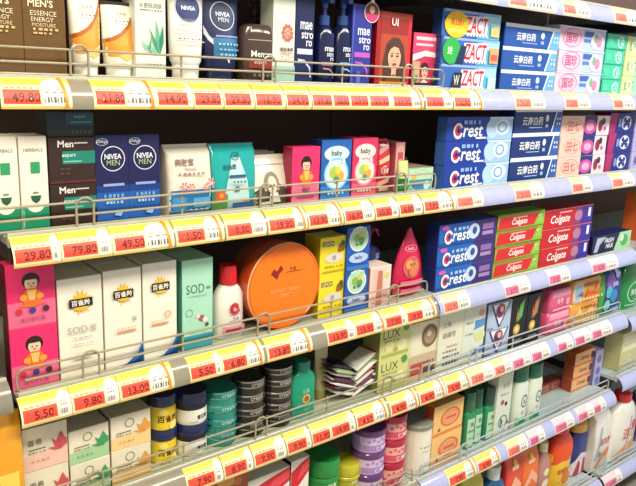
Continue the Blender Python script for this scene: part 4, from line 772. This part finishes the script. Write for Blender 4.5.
w, d, h = size('orangesoap'); secs = [(0, w * .46, d * .44), (h * .1, w * .49, d * .5), (h * .9, w * .49, d * .5), (h, w * .45, d * .42)]
def osoap(top):
    r = empty('wrapped_soap'); MB().loft(secs, 'e8a03c:film', n=40, e=7).build('wrapper', r)
    a = [('r', .02, .02, .3, .95, 'dcd0c4'), ('e', .2, .5, .14, .32, '9ac4e0'), ('e', .26, .4, .05, .1, '3f6ab0'), ('p', [(.4, .1), (.5, .6), (.7, .3), (.8, .8), (.95, .2), (.7, .05)], 'f0742c')] if top else [('p', [(.05, .2), (.3, .8), (.5, .3), (.7, .8), (.95, .3), (.5, .08)], 'f4cf6a')]
    a += scrib(.35, .95, .7, 6, .14, 'a8602c', 1) + scrib(.1, .9, .45, 8, .1, 'c47a38', 2) + scrib(.1, .9, .2, 8, .1, 'f6dc9a', 5)
    MB().art(a, w * .95, h, onloft(secs, 0, 7), maxlen=.012, eps=.0003).build('label', r); return r
stack(None, 'orangesoap', '{o} orange wrapped soap right of the pink soaps', 'soap', 'the orange soaps', 'orange wrapped soaps', jit=.001, protos=[osoap(0), osoap(1)])
w, d, h = size('bluepack')
a = [('r', 0, 0, .28, 1, '4f9a3a'), ('r', .22, 0, 1, 1, '22407c'), ('e', .5, .72, .2, None, '8a5ab8'), ('e', .4, .5, .14, None, '4fb4c8'), ('e', .62, .4, .16, None, '3a8ac4'), ('e', .35, .22, .14, None, '7ad0c0'), ('t', '沐浴', .66, .66, .1, 'd4e4f4', .5, True), ('r', .5, .1, .9, .14, '8ab4e0'), ('e', .75, .86, .1, None, 'b8a0dc')]
one(pack(w, d, h, '1f3f86:film', a, 'refill_pack'), 'bluepack', 'blue, green and violet refill pack at the right end of the fourth shelf', 'pack', 'the blue refill pack')
# ================================================================== FIFTH ROW
def redcart(k, hh=None):
    w, d, h = size(k); h = hh or h
    return carton(w, d, h, 'e9e2d6', [('p', [(0, .56), (0, .86), (.5, .94), (1, 1.0), (1, .80), (.5, .66)], 'd01c2c'), ('p', [(.3, .7), (.6, .9), (1, .97), (1, .85)], 'e84a54'), ('t', '染发', .5, .42, .12, '3a2a28', .6, True), ('r', 0, 0, 1, .1, 'd01c2c')], left='3a1a1c', name='hair_colour_carton')
one(redcart('redcart_a'), 'redcart_a', 'wide red and white carton at the bottom edge, left of a narrower one like it', 'box', None, 'red and white cartons'); one(redcart('redcart_b'), 'redcart_b', 'narrow red and white carton left of the green lidded jar', 'box', None, 'red and white cartons')
w, d, h = size('redcart0'); one(carton(w, d, h, 'a8562c', [('r', .1, .88, .6, .96, 'e0a050'), ('e', .7, .9, .12, None, 'd8703a'), ('t', '姜', .4, .7, .12, 'f0d0a0', .5)], left='5a2c18', name='hair_colour_carton'), 'redcart0', 'rust brown carton at the far left of the row below the soap cartons', 'box')
for k, c, l, nm in (('jarG', '3fa04a', '1f8a3c:gloss', 'green'), ('jarYG', 'b8b42c', 'c4bc2c:gloss', 'olive yellow')):
    w, d, h = size(k); r = jar(w, h, c, l, [('r', 0, .5, 1, .55, 'e4ecc0'), ('e', .5, .3, .15, None, 'e8e4b0'), ('t', '护发', .5, .75, .14, 'f0f2d8', .6, True)], .3, name='hair_mask_jar')
    a_ = w / 2; MB().loft([(h * .58, a_ * .975, a_ * .975), (h * .6, a_ * 1.03, a_ * 1.03), (h * .66, a_ * 1.03, a_ * 1.03), (h * .68, a_ * .98, a_ * .98)], l, n=40).build('lid_rim', r)
    one(r, k, '%s hair mask jar with a broad lid, in the row under the sachets' % nm, 'jar')
for k, c, l, l2, nm in (('jarP', 'b08acc', '6a3a78:gloss', 'dcc4e4', 'violet'), ('jarR', 'e0546c', 'b01c3c:gloss', 'f4b4a8', 'red-pink')):
    w, d, h = size(k)
    stack(lambda: jar(w, h, c, l, [('r', 0, .12, 1, .92, l2), ('r', 0, .16, 1, .5, c)] + [('e', .15 + .14 * i, .7 + .1 * (i % 2), .05, None, c) for i in range(6)] + [('t', '保湿霜', .55, .34, .25, 'f8ecec', .5, True)], .24, name='body_cream_jar'), k, '{o} %s patterned cream jar in the row under the yellow-green soap boxes' % nm, 'jar', None, '%s cream jars' % nm, jit=0)
w, d, h = size('tub'); one(jar(w * .84, h, 'e6e0cc', '8a8c80', [('r', .1, .1, .9, .92, 'ece7d6')] + scrib(.25, .7, .6, 4, .03, 'a8a088', 1) + scrib(.3, .8, .52, 5, .02, 'b8b09c', 2), .09, name='cream_tub'), 'tub', 'large cream-coloured tub with a grey lid right of the red-pink jars', 'tub', None)
w, d, h = size('soapOr')
a = [('r', 0, 0, 1, 1, 'f0c078'), ('r', 0, 0, 1, .1, 'e8803c'), ('o', .56, .52, .34, .30, .18, 'e0703c'), ('e', .56, .52, .27, .22, 'ee9a6c'), ('r', .4, .48, .75, .55, 'd8583c'), ('e', .2, .2, .04, None, '8a5a34')]
stack(lambda: carton(w, d, h, 'f0bc70', a, left='c0502c', top='d89048', name='soap_carton'), 'soapOr', '{o} pale orange soap box with an orange oval beside the cream tub', 'soap box', 'the orange-oval soap boxes', 'pale orange soap boxes', jit=.001)
for i, k in enumerate(('botG_a', 'botG_b', 'botG_c')):
    w, d, h = size(k); hb = h * .66; a_ = min(w, .046) / 2 * .96
    secs = [(0, a_ * .94, a_ * .8), (.002, a_, a_ * .85), (hb * .93, a_, a_ * .85), (hb, a_ * .7, a_ * .7)]
    one(bottle(secs, '1f8a58:gloss', [(hb, a_ * .82, a_ * .82), (hb + .001, a_ * .9, a_ * .85), (h - .002, a_ * .86, a_ * .82), (h, a_ * .8, a_ * .76)], ('2a6a4a:gloss', '1c5a40:gloss', '244838:gloss')[i], [('r', .12, .05, .95, .92, 'b8d8b8'), ('r', .2, .5, .85, .56, '5a9a74'), ('t', '洗', .5, .74, .14, '3a7a54', .5, True)] + scrib(.25, .8, .3, 3, .03, '6aa884', i), (.002, hb * .9), a_ * 1.9), k, ('slim green bottle touching the orange-oval soap boxes', 'slim green bottle in the middle of three', 'slim dark-capped green bottle left of the white fan carton')[i], 'bottle', ('the first slim green bottle', 'the middle slim green bottle', 'the dark-capped green bottle')[i], 'slim green bottles', rz=0, dy=(0, .004, .0)[i])
w, d, h = size('creamE'); w = .066
a = [('t', '本草', .56, .82, .08, '8a6a6c', .5), ('e', .4, .56, .12, None, 'b04a50'), ('e', .66, .52, .1, None, '2a3a34'), ('o', .55, .24, .3, None, .16, '3f8a6a'), ('p', [(.55, .24), (.35, .34), (.42, .14)], '3f7a84'), ('e', .86, .2, .08, None, 'a83a44')] + scrib(.2, .8, .68, 4, .02, 'a8888c', 2)
one(carton(w, d, h, 'd8dccb', a, name='fifth_row_carton'), 'creamE', 'pale carton with a green ring beside the white tubes with dark green caps', 'box', 'the green-ring carton')
for k, nm, sh in (('tubeG_a', 'left of the two white tubes with dark green tops', 'the left dark-green-topped tube'), ('tubeG_b', 'right of the two white tubes with dark green tops', 'the right dark-green-topped tube')):
    w, d, h = size(k); w = min(w, .064); a_ = w / 2; hb = h * .76
    secs = [(0, a_ * .86, .014), (.003, a_ * .92, .0165), (hb * .5, a_, .018), (hb * .9, a_ * .96, .017), (hb, a_ * .8, .015)]
    r = bottle(secs, 'dfe6d6', [(hb, a_ * .92, .0165), (hb + .001, a_ * .98, .0175), (h - .002, a_ * .9, .016), (h, a_ * .8, .014)], '17694c:gloss', [('o', .58, .62, .24, .15, .22, '2a5a48'), ('t', '6', .58, .62, .12, '2a5a48', .3), ('t', '绿', .5, .36, .1, 'c87a80', .4), ('r', .1, .06, .9, .24, '5fbf84'), ('t', '滋养', .5, .15, .1, '1f7a50', .6, True)], (.003, hb * .92), w * .94)
    one(r, k, nm, 'bottle', sh, 'white tubes with dark green tops')
p = POS['brown']; w, d, h = .122, .07, p[5] / 3
w, d = p[2] - p[1], p[4]
a = [('r', 0, 0, 1, 1, 'e8a468'), ('r', .02, .06, .98, .94, 'f0b078'), ('t', 'Camay', .5, .5, .42, '6a3a24', .55, True, .2), ('e', .9, .5, .08, .3, '6a4a6c'), ('r', 0, 0, 1, .1, 'c87040')]
stack(lambda: carton(w, d, h, 'd8864c', a, left='a84a2c', top='b86a3c', name='soap_carton'), 'brown', '{o} orange-brown soap box near the right end of the fifth shelf', 'soap box', 'the orange-brown soap boxes', 'orange-brown soap boxes', jit=.002)
w, d, h = size('lav'); one(carton(w, d, h, 'b4acd8', [('e', .5, .75, .3, None, '6a78b4'), ('e', .5, .4, .3, None, '7a6ab0'), ('e', .5, .12, .25, None, '5a88b8')], left='7a74a8', name='soap_carton'), 'lav', 'narrow lavender carton at the very right end of the fifth shelf', 'box')
for i, lb in enumerate(('left low rust-red soap box in front of the orange-brown stack', 'right low rust-red soap box in front of the orange-brown stack')):
    o = carton(.07, .04, .03, 'a8584a', [('r', .1, .2, .9, .8, 'c07a60'), ('t', 'Camay', .5, .5, .4, '6a3a30', .6, True)], left='7a3a34', name='soap_carton'); o.location = (POS['brown'][1] - .085 + i * .073, .155, DECK[5]); tag(o, lb, 'soap box', 'rust-red low soap boxes')
for i, lb in enumerate(('left added dark brown carton standing in for shade at the back of the fifth shelf', 'middle added dark brown carton standing in for shade at the back of the fifth shelf', 'right added dark brown carton standing in for shade at the back of the fifth shelf')):  # added dark cartons, they stand in for the shade deep on this shelf
    o = carton(.105, .06, .155, '2c2028', [('r', .1, .5, .9, .8, '3a2c3a'), ('r', .2, .2, .8, .24, '584a50')], name='fifth_row_carton'); o.location = (1.42 + i * .11, .27, DECK[5]); tag(o, lb, 'box', 'added dark cartons standing in for shade on the fifth shelf')
# ================================================================== BOTTOM ROW
w, d, h = size('yg'); one(pack(w, d, h, 'c8c23a:film', [('r', .1, .5, .9, .8, 'e0dc6a'), ('t', '洗洁', .5, .65, .1, '5a8a2a', .6, True)], 'detergent_pack'), 'yg', 'yellow-green refill pack at the left of the bottom row', 'pack', None)
w, d, h = size('botBlue'); a_ = w / 2; hb = h * .8
one(bottle([(0, a_ * .9, .022), (.004, a_ * .97, .024), (hb * .8, a_, .025), (hb * .93, a_ * .75, .02), (hb, .017, .015)], '1d5a8c:gloss', [(hb, .019, .019), (h - .003, .021, .019), (h, .018, .017)], 'e8ecea', [('r', .05, .72, .95, .8, '1f7a4a'), ('t', '洁厕', .5, .5, .14, 'dcecf4', .6, True)], (.004, hb * .85), w * .92), 'botBlue', 'blue bottle with a white cap beside the orange refill packs', 'bottle')
for k, c, nm in (('or_a', 'e0442c', 'red-orange refill pack right of the blue bottle'), ('or_b', 'ee6a22', 'bright orange refill pack left of the pink and yellow bottle')):
    w, d, h = size(k); one(pack(w, d, h, c + ':film', [('r', .3, .80, .7, .86, 'f4d8b0'), ('p', [(.1, .5), (.5, .7), (.9, .55), (.9, .4), (.5, .55), (.1, .36)], 'f6b08a'), ('t', '香皂', .5, .3, .12, 'f8e0cc', .6, True), ('e', .5, .9, .12, None, 'f4c84a')], 'detergent_pack'), k, nm, 'pack', None)
w, d, h = size('pinkF'); a_ = w / 2; hb = h * .84
one(bottle([(0, a_ * .9, .02), (.004, a_ * .97, .022), (hb * .7, a_, .022), (hb * .85, a_ * .7, .02), (hb, .013, .013)], 'c08a80', [(hb, .015, .015), (h, .014, .014)], 'efe9b8', [('e', .5, .72, .22, None, 'f0e6b0'), ('e', .5, .4, .3, .12, 'efdcc8'), ('r', .1, .1, .9, .2, 'e4a0a8')], (.004, hb * .8), w * .92), 'pinkF', 'dusty pink bottle with a cream cap, left of the red and yellow bottle', 'bottle')
w, d, h = size('orbot'); a_ = min(w, .115) / 2; hb = h * .84
secs = [(0, a_ * .92, .028), (.004, a_ * .98, .03), (hb * .5, a_ * .9, .029), (hb * .72, a_ * .98, .03), (hb * .88, a_ * .86, .027), (hb, .03, .02)]
one(bottle(secs, ['f2c022:gloss', 'f2c022:gloss', 'f2c022:gloss', 'e8421c:gloss', 'e8421c:gloss'], [(hb, .028, .02), (hb + .01, .03, .022), (h - .005, .026, .02), (h, .02, .016)], 'd8261c:gloss', [('p', [(0, .55), (.3, .64), (.6, .60), (1, .72), (1, .98), (0, .98)], 'f0521c'), ('p', [(.5, .1), (.7, .4), (1, .5), (1, .05)], 'dcd6a8'), ('e', .6, .25, .2, None, 'e07a2c'), ('t', '衣领净', .4, .42, .1, 'c0301c', .5, True)], (.004, hb * .9), a_ * 1.9), 'orbot', 'shaped bottle, red above and yellow below, in the bottom row', 'bottle')
w, d, h = size('navybot'); a_ = w / 2 * .86; hb = h * .84
one(bottle([(0, a_ * .92, .026), (.004, a_, .028), (hb * .86, a_, .028), (hb * .96, a_ * .8, .024), (hb, .032, .022)], '1e2c7c:gloss', [(hb, .036, .026), (hb + .002, .04, .028), (h - .004, .038, .027), (h, .03, .022)], 'd8a03c:gloss', [('p', [(0, 0), (0, .3), (.4, .58), (.8, .52), (1, .4), (1, 0)], 'e0d4dc'), ('p', [(.1, 0), (.3, .4), (.42, .3), (.4, 0)], 'b8344a'), ('p', [(.55, 0), (.6, .42), (.72, .4), (.8, 0)], 'b8344a')], (.004, hb * .9), a_ * 1.9), 'navybot', 'navy bottle with a golden orange cap beside the white detergent packs', 'bottle', dx=-.02)
# ------------------------------------------------------------------ the place
def add_shelf(name, k, x0, x1, label, rail, deck='c4c4b4:gloss'):
    z = ZL[k]; r = empty(name, (x0, 0, z)); L = x1 - x0
    b = MB(); b.box(0, L, .0302, DEPTH, .026, .0376, deck); b.build('deck', r)
    b = MB(); pr = [(RAIL[i][0], RAIL[i][1]) for i in range(len(RAIL))]; vs = []; fs = []
    back = [(y + .0022, zz) for y, zz in pr][::-1]; pf = pr + back; n = len(pf)
    for x in (0, L): vs += [(x, y, zz) for y, zz in pf]
    for i in range(n): j = (i + 1) % n; fs.append([i, j, n + j, n + i])
    fs.append(list(range(n))[::-1]); fs.append([n + i for i in range(n)])
    b.add(vs, fs, rail); b.build('price_rail', r)
    b = MB(); b.box(0, L, .0245, .030, .024, .0446, 'c6c8b4:gloss', c=.0005); b.build('front_edge', r)
    for x in (.004, L - .007): MB().box(x, x + .003, .04, DEPTH, 0, .0256, '3c3834').build('bracket', r)
    return tag(r, label, 'shelf', 'shelves of the wall unit')
RAIL = [(0, 0), (-.0016, .006), (-.001, .014), (.002, .022), (.007, .030), (.013, .036), (.0205, .0405)]
RL = [0]
for (a, b), (c, d) in zip(RAIL, RAIL[1:]): RL.append(RL[-1] + math.hypot(c - a, d - b))
def railpt(x, s, l):
    s = max(0, min(RL[-1] - 1e-6, s))
    for i in range(len(RL) - 1):
        if RL[i] <= s <= RL[i + 1]: break
    t = (s - RL[i]) / (RL[i + 1] - RL[i]); a, b = RAIL[i], RAIL[i + 1]; dy, dz = b[0] - a[0], b[1] - a[1]; q = math.hypot(dy, dz)
    return (x, a[0] + dy * t - dz / q * (l + .0004), a[1] + dz * t + dy / q * (l + .0004))
def fence(k, x0, x1, label, loops=(.111, .437, .775), ups=(.274, .606)):
    r = empty('wire_fence', (x0, .0285, ZL[k] + .0432)); L = x1 - x0; M_ = 'a2977e:gloss' if x0 < .5 else 'b4b8c0:gloss'; R_ = .0019
    hs = (.0025, .018, .037)
    for i, hz in enumerate(hs):
        MB().tube([(.012, 0, hz), (L * .5, 0, hz), (L - .012, 0, hz)], R_, M_).build('rail', r)
    for x, s in ((0, 1), (L, -1)):
        MB().tube([(x + s * .012, 0, hs[2]), (x + s * .005, 0, hs[2] - .002), (x + s * .001, 0, hs[2] - .007), (x, 0, .018), (x + s * .001, 0, .006), (x + s * .005, 0, .0025), (x + s * .012, 0, .0018)], R_, M_).build('end_bend', r)
    for u in ups:
        u -= min(x0, 0) if x0 < .5 else 0
        if u < L - .02: MB().tube([(u, .0032, 0.0018), (u, .0032, hs[2] + .002)], R_, M_).build('upright', r)
    for u in loops:
        u -= min(x0, 0) if x0 < .5 else 0
        if u < L - .02: MB().tube([(u - .013, -.0032, .0018), (u - .013, -.0032, .034), (u - .010, -.0032, .040), (u - .004, -.0032, .0435), (u + .004, -.0032, .0435), (u + .010, -.0032, .040), (u + .013, -.0032, .034), (u + .013, -.0032, .0018)], R_, M_).build('loop', r)
    return tag(r, label, 'wire fence', 'wire fences on the shelves')
ROWN = {0: 'topmost', 1: 'upper', 2: 'second', 3: 'third', 4: 'fourth', 5: 'fifth', 6: 'bottom'}
ROWP = {0: 'the very top rail', 1: 'the rail of the first full shelf', 2: 'the second shelf rail', 3: 'the third shelf rail', 4: 'the fourth shelf rail', 5: 'the fifth shelf rail', 6: 'the bottom shelf rail'}
for k in range(0, 7):
    for bay in (0, 1, 2, 3):
        x0 = (-.93, .0, .902, 1.83)[bay]; x1 = (-.014, .898, 1.8, 2.75)[bay]
        dz = (0, .0, 0, .0)[bay]
        where = ('in the neighbouring unit past the left end', 'in the left unit', 'in the right unit', 'in the unit beyond the right end')[bay]
        if bay == 0 and k not in (3, 4): continue
        zz = ZL[k]
        if bay == 0: ZL[k] = {3: 1.128, 4: .90}[k]
        if bay == 3: ZL[k] = zz + {4: -.02, 5: .036}.get(k, 0)
        rail = ('8a8478:gloss', '958d7c:gloss', 'b4b7e0:gloss', 'b4b7e0:gloss')[bay]
        add_shelf('shelf', k, x0, x1, '%s shelf with a curved price rail %s' % (ROWN[k], where), rail, deck='b9c0ac:gloss' if bay < 2 else 'b4c2c0:gloss')
        ZL[k] = zz
for k in (1, 2, 3, 4, 5): fence(k, -.03 if k < 3 else .0, .884, 'wire fence along the %s shelf of the left unit' % ROWN[k])
for k in (4, 5, 6): fence(k, .912, 1.788, 'wire fence along the %s shelf of the right unit' % ROWN[k], loops=(.16,), ups=(.33, .62))
zz5, zz6 = ZL[5], ZL[6]; ZL[5] = zz5 + .036
fence(5, 1.842, 2.72, 'wire fence along the fifth shelf of the unit beyond', loops=(.3,), ups=(.1,)); ZL[5] = zz5
fence(6, 1.842, 2.72, 'wire fence along the bottom shelf of the unit beyond', loops=(.3,), ups=(.1,))
# wall unit: back panels and posts
for i, (x0, x1, nm) in enumerate(((-.95, -.007, 'past the left end'), (-.0065, .9, 'behind the left shelves'), (.9005, 1.814, 'behind the right shelves'), (1.8145, 2.78, 'beyond the right end'))):
    r = empty('shelving_unit', (x0, DEPTH + .002, 0)); L = x1 - x0
    MB().box(.002, L - .002, .004, .016, .1, 2.3, '664a42:matt').build('back_panel', r)
    for x in (.0, L - .028):
        b = MB(); b.box(x + .002, x + .026, .0165, .05, .002, 2.35, '4a4642'); b.build('post', r)
    MB().box(.002, L - .002, -DEPTH + .05, .002, .003, .2, '8a8478').build('plinth', r)
    tag(r, 'dark backed shelving unit %s' % nm, 'shelving unit', 'joined shelving units')
# ------------------------------------------------------------------ price tags
def price_tag(k, x0, x1, price, pale, rx, zoff=0):
    """x0..x1 card, rx = width of the red window"""
    w = x1 - x0; h = RL[-1] - .0012; b = MB()
    cream, yel, red, ink = ('f4e6b8', 'f4cf4a', 'e84e38', '6a1410') if not pale else ('f4dcc4', 'f2dc94', 'ec7866', 'a84840')
    if pale == 2: cream, yel, red, ink = 'ecd8e4', 'e8d0d0', 'e06a8a', '9a3a5c'
    R = min(.93, rx / w); items = [('r', 0, 0, 1, 1, cream), ('r', 0, .70, 1, .97, yel), ('r', 0, 0, 1, .07, 'f0cc62' if not pale else 'ecd2b4')]
    items += [('r', .04, .14, R, .54, red), ('t', price, (.04 + R) / 2 + .1 * R, .32, .26, ink, R * .72, True)]
    items += scrib(.06, R * .9, .57, 5, .05, 'c8a050' if not pale else 'd8b8a0', int(x0 * 1000) % 97)
    if R < .85:
        items += [('r', R + .03, .08, .97, .68, 'f2ece2'), ('e', (R + 1) / 2, .72, (1 - R) * .42, .2, 'f2ece2')]
        n = 7; s = (.93 - R - .06) / n
        for i in range(n): items.append(('r', R + .05 + i * s, .18, R + .05 + i * s + s * (.3, .6, .4, .7, .3, .5, .4)[i], .34, '6a6460'))
        items += scrib(R + .06, .92, .44, 3, .05, '9a948c', 3) + scrib(R + .06, .92, .54, 2, .04, 'b0aaa0', 4)
    if w > .082 and not pale: items += [('p', [(.90, 0), (.95, 0), (.93, .5), (.9, 1), (.84, 1), (.88, .5)], 'e8960f')]
    surf = lambda x, z, l: railpt(x, z + .0006, l)
    b.art([('r', 0, 0, 1, 1, cream)], w, h, lambda x, z, l: railpt(x, z + .0006, l - .0003), maxlen=.004)
    b.art(items, w, h, surf, maxlen=.006, eps=.00006)
    o = b.build('price_tag', smooth=False); o.location = ((x0 + x1) / 2, 0, ZL[k] + zoff); return o
used = {}
def nearest(k, x):
    c = [s for s in SHORT if s[0] == k]
    if not c: return None, 0
    s = min(c, key=lambda s: abs((s[1] + s[2]) / 2 - x)); return s, x - (s[1] + s[2]) / 2
for T in TAGS:
    k, price, xa, xr, xb, pale, read = T
    o = price_tag(k, xa, xb, price, pale, xr - xa); col = ('red-windowed', 'pale red-windowed', 'pinkish')[pale]
    s, dx = nearest(k, (xa + xr) / 2)
    base = '%s price tag%s' % (col, ' reading ' + price if read else '')
    if s: lab = base + ' right under ' + s[3] if read or True else base
    else: lab = base + ' on ' + ROWP[k]
    used.setdefault(lab, []).append((o, (xa + xb) / 2))
for lab, L in used.items():
    L.sort(key=lambda t: t[1]); n = len(L)
    names = {1: [''], 2: ['left of two: ', 'right of two: '], 3: ['leftmost of three: ', 'middle of three: ', 'rightmost of three: ']}.get(n) or [q + ' from left: ' for q in ('first', 'second', 'third', 'fourth', 'fifth', 'sixth', 'seventh', 'eighth', 'ninth', 'tenth', 'eleventh')]
    for q, (o, x) in enumerate(L): tag(o, names[q] + lab, 'price tag', 'price tags in the rails')
# ------------------------------------------------------------------ goods beyond both ends of the main run
b3 = ZL[5] + .036 + .038
secs = [(0, .075, .03), (.006, .082, .034), (.10, .085, .035), (.16, .07, .03), (.185, .04, .025), (.19, .02, .02)]
o = bottle(secs, 'eee8de:gloss', [(.188, .024, .024), (.192, .03, .028), (.216, .029, .027), (.222, .02, .018)], 'd81c28:gloss', [('t', '洁力', .55, .55, .26, 'd0583c', .7, True, .2), ('e', .75, .68, .1, None, 'd84a5c'), ('p', [(.05, .1), (.5, .3), (.95, .34), (.95, .2), (.5, .12)], 'e89a4c'), ('p', [(.6, .9), (.66, .9), (.5, .1), (.44, .1)], 'c9c2b4')], (.006, .16), .15, name='detergent_jug')
MB().tube([(.062, 0, .165), (.075, 0, .155), (.088, 0, .13), (.092, 0, .1), (.088, 0, .075), (.08, 0, .06)], .009, 'eee8de:gloss', 10).build('handle', o)
o.location = JUG; o.scale = (1.05, 1.05, 1.12); tag(o, 'large white detergent jug with a red screw cap at the lower right', 'jug')
o = pack(.098, .05, .215, 'e6dfd4:film', [('p', [(.0, .2), (.3, .75), (.42, .75), (.2, .2)], 'a8b0c8'), ('t', '洗衣液', .6, .5, .12, 'd05a4a', .7, True, .2), ('p', [(.1, .08), (.5, .3), (.95, .36), (.95, .26), (.5, .18), (.2, .04)], 'd88a4c'), ('e', .3, .3, .1, None, '7a9a6a')], 'detergent_pack'); o.location = WPACK; tag(o, 'white detergent pack with red print between the navy bottle and the jug', 'pack')
w = .1
for i, (x, y, c, a, lab, nm, hh, k) in enumerate(BEYOND):
    if nm == 'bottle':
        s_ = [(0, .052, .03), (.005, .058, .034), (hh * .45, .06, .035), (hh * .6, .048, .03), (hh * .75, .03, .022), (hh * .86, .016, .016)]
        o = bottle(s_, c + ':gloss', [(hh * .86, .018, .018), (hh, .017, .017)], a, [('o', .5, .5, .34, None, .1, 'b8e4b8'), ('t', '清香', .5, .5, .2, 'cdeccd', .5, True), ('r', .1, .08, .9, .12, '9ad09a')], (.005, hh * .55), .105)
    elif nm == 'bag': o = pack(.13, .06, hh, c + ':film', [('r', .08, .1, .92, .5, a), ('t', '果', .5, .7, .14, a, .5, True)] + scrib(.1, .9, .3, 6, .05, 'b83a1c', 2) + scrib(.1, .9, .2, 6, .05, 'b83a1c', 3), 'refill_pack')
    else: o = carton(.12, .06, hh, c, [('r', .08, .5, .92, .9, a), ('t', '洗', .5, .3, .2, a, .5, True)] + scrib(.1, .9, .65, 5, .06, c, 2))
    o.location = (x, y, k); tag(o, lab, 'bottle' if nm == 'bottle' else 'pack' if nm == 'bag' else 'box')
# ------------------------------------------------------------------ room shell, lamps, camera
def noise_mat(name, c1, c2, scale, rough):
    m = bpy.data.materials.new(name); m.use_nodes = True; nt = m.node_tree; b = nt.nodes['Principled BSDF']; b.inputs['Roughness'].default_value = rough
    n = nt.nodes.new('ShaderNodeTexNoise'); n.inputs['Scale'].default_value = scale; r = nt.nodes.new('ShaderNodeValToRGB')
    r.color_ramp.elements[0].color = (*hexrgb(c1), 1); r.color_ramp.elements[1].color = (*hexrgb(c2), 1)
    nt.links.new(n.outputs['Fac'], r.inputs[0]); nt.links.new(r.outputs[0], b.inputs['Base Color']); _M[name] = m
noise_mat('floor_tile', 'b0aca2', 'c6c2b8', 8, .3); noise_mat('ceiling_panel', 'e6e4de', 'f0eee8', 5, .8); noise_mat('aisle_wall', 'cfcac0', 'dcd8ce', 3, .8)
structure(MB().box(-4, 6, -3.2, 1.6, -.05, 0, 'floor_tile').build('floor', smooth=False))
structure(MB().box(-4, 6, -3.2, 1.6, 3.0, 3.05, 'ceiling_panel').build('ceiling', smooth=False))
structure(MB().box(-4, 6, .62, .7, 0.001, 2.999, 'aisle_wall').build('wall_back', smooth=False))
def lamp(x, y, z, sx, sy, e, col, tilt=0):
    l = bpy.data.lights.new('ceiling_lamp', 'AREA'); l.shape = 'RECTANGLE'; l.size = sx; l.size_y = sy; l.energy = e; l.color = col
    o = bpy.data.objects.new('ceiling_lamp', l); COL.objects.link(o); o.location = (x, y, z); o.rotation_euler = (radians(tilt), 0, 0)
for x, col, e in LAMPS: lamp(x, LY, 2.9, 1.5, .4, e, col, LT)
wd = bpy.data.worlds.new('store'); bpy.context.scene.world = wd; wd.use_nodes = True
bg = wd.node_tree.nodes['Background']; bg.inputs[0].default_value = (*WCOL, 1); bg.inputs[1].default_value = WSTR
cam = bpy.data.cameras.new('camera'); co = bpy.data.objects.new('camera', cam); COL.objects.link(co)
cam.sensor_width = 36; cam.lens = 36 * CAM['f'] / 636; cam.clip_start = .02
a, b, c = CAM['rot']; f = Vector((sin(a) * cos(b), cos(a) * cos(b), -sin(b))); r = Vector((cos(a), -sin(a), 0)); u = r.cross(f)
r2 = r * cos(c) + u * sin(c); u2 = u * cos(c) - r * sin(c)
co.matrix_world = Matrix(((r2.x, u2.x, -f.x, CAM['loc'][0]), (r2.y, u2.y, -f.y, CAM['loc'][1]), (r2.z, u2.z, -f.z, CAM['loc'][2]), (0, 0, 0, 1)))
sc = bpy.context.scene; sc.camera = co
sc.view_settings.view_transform = 'Standard'; sc.view_settings.look = 'None'; sc.view_settings.gamma = 1; sc.view_settings.exposure = EXPOSURE
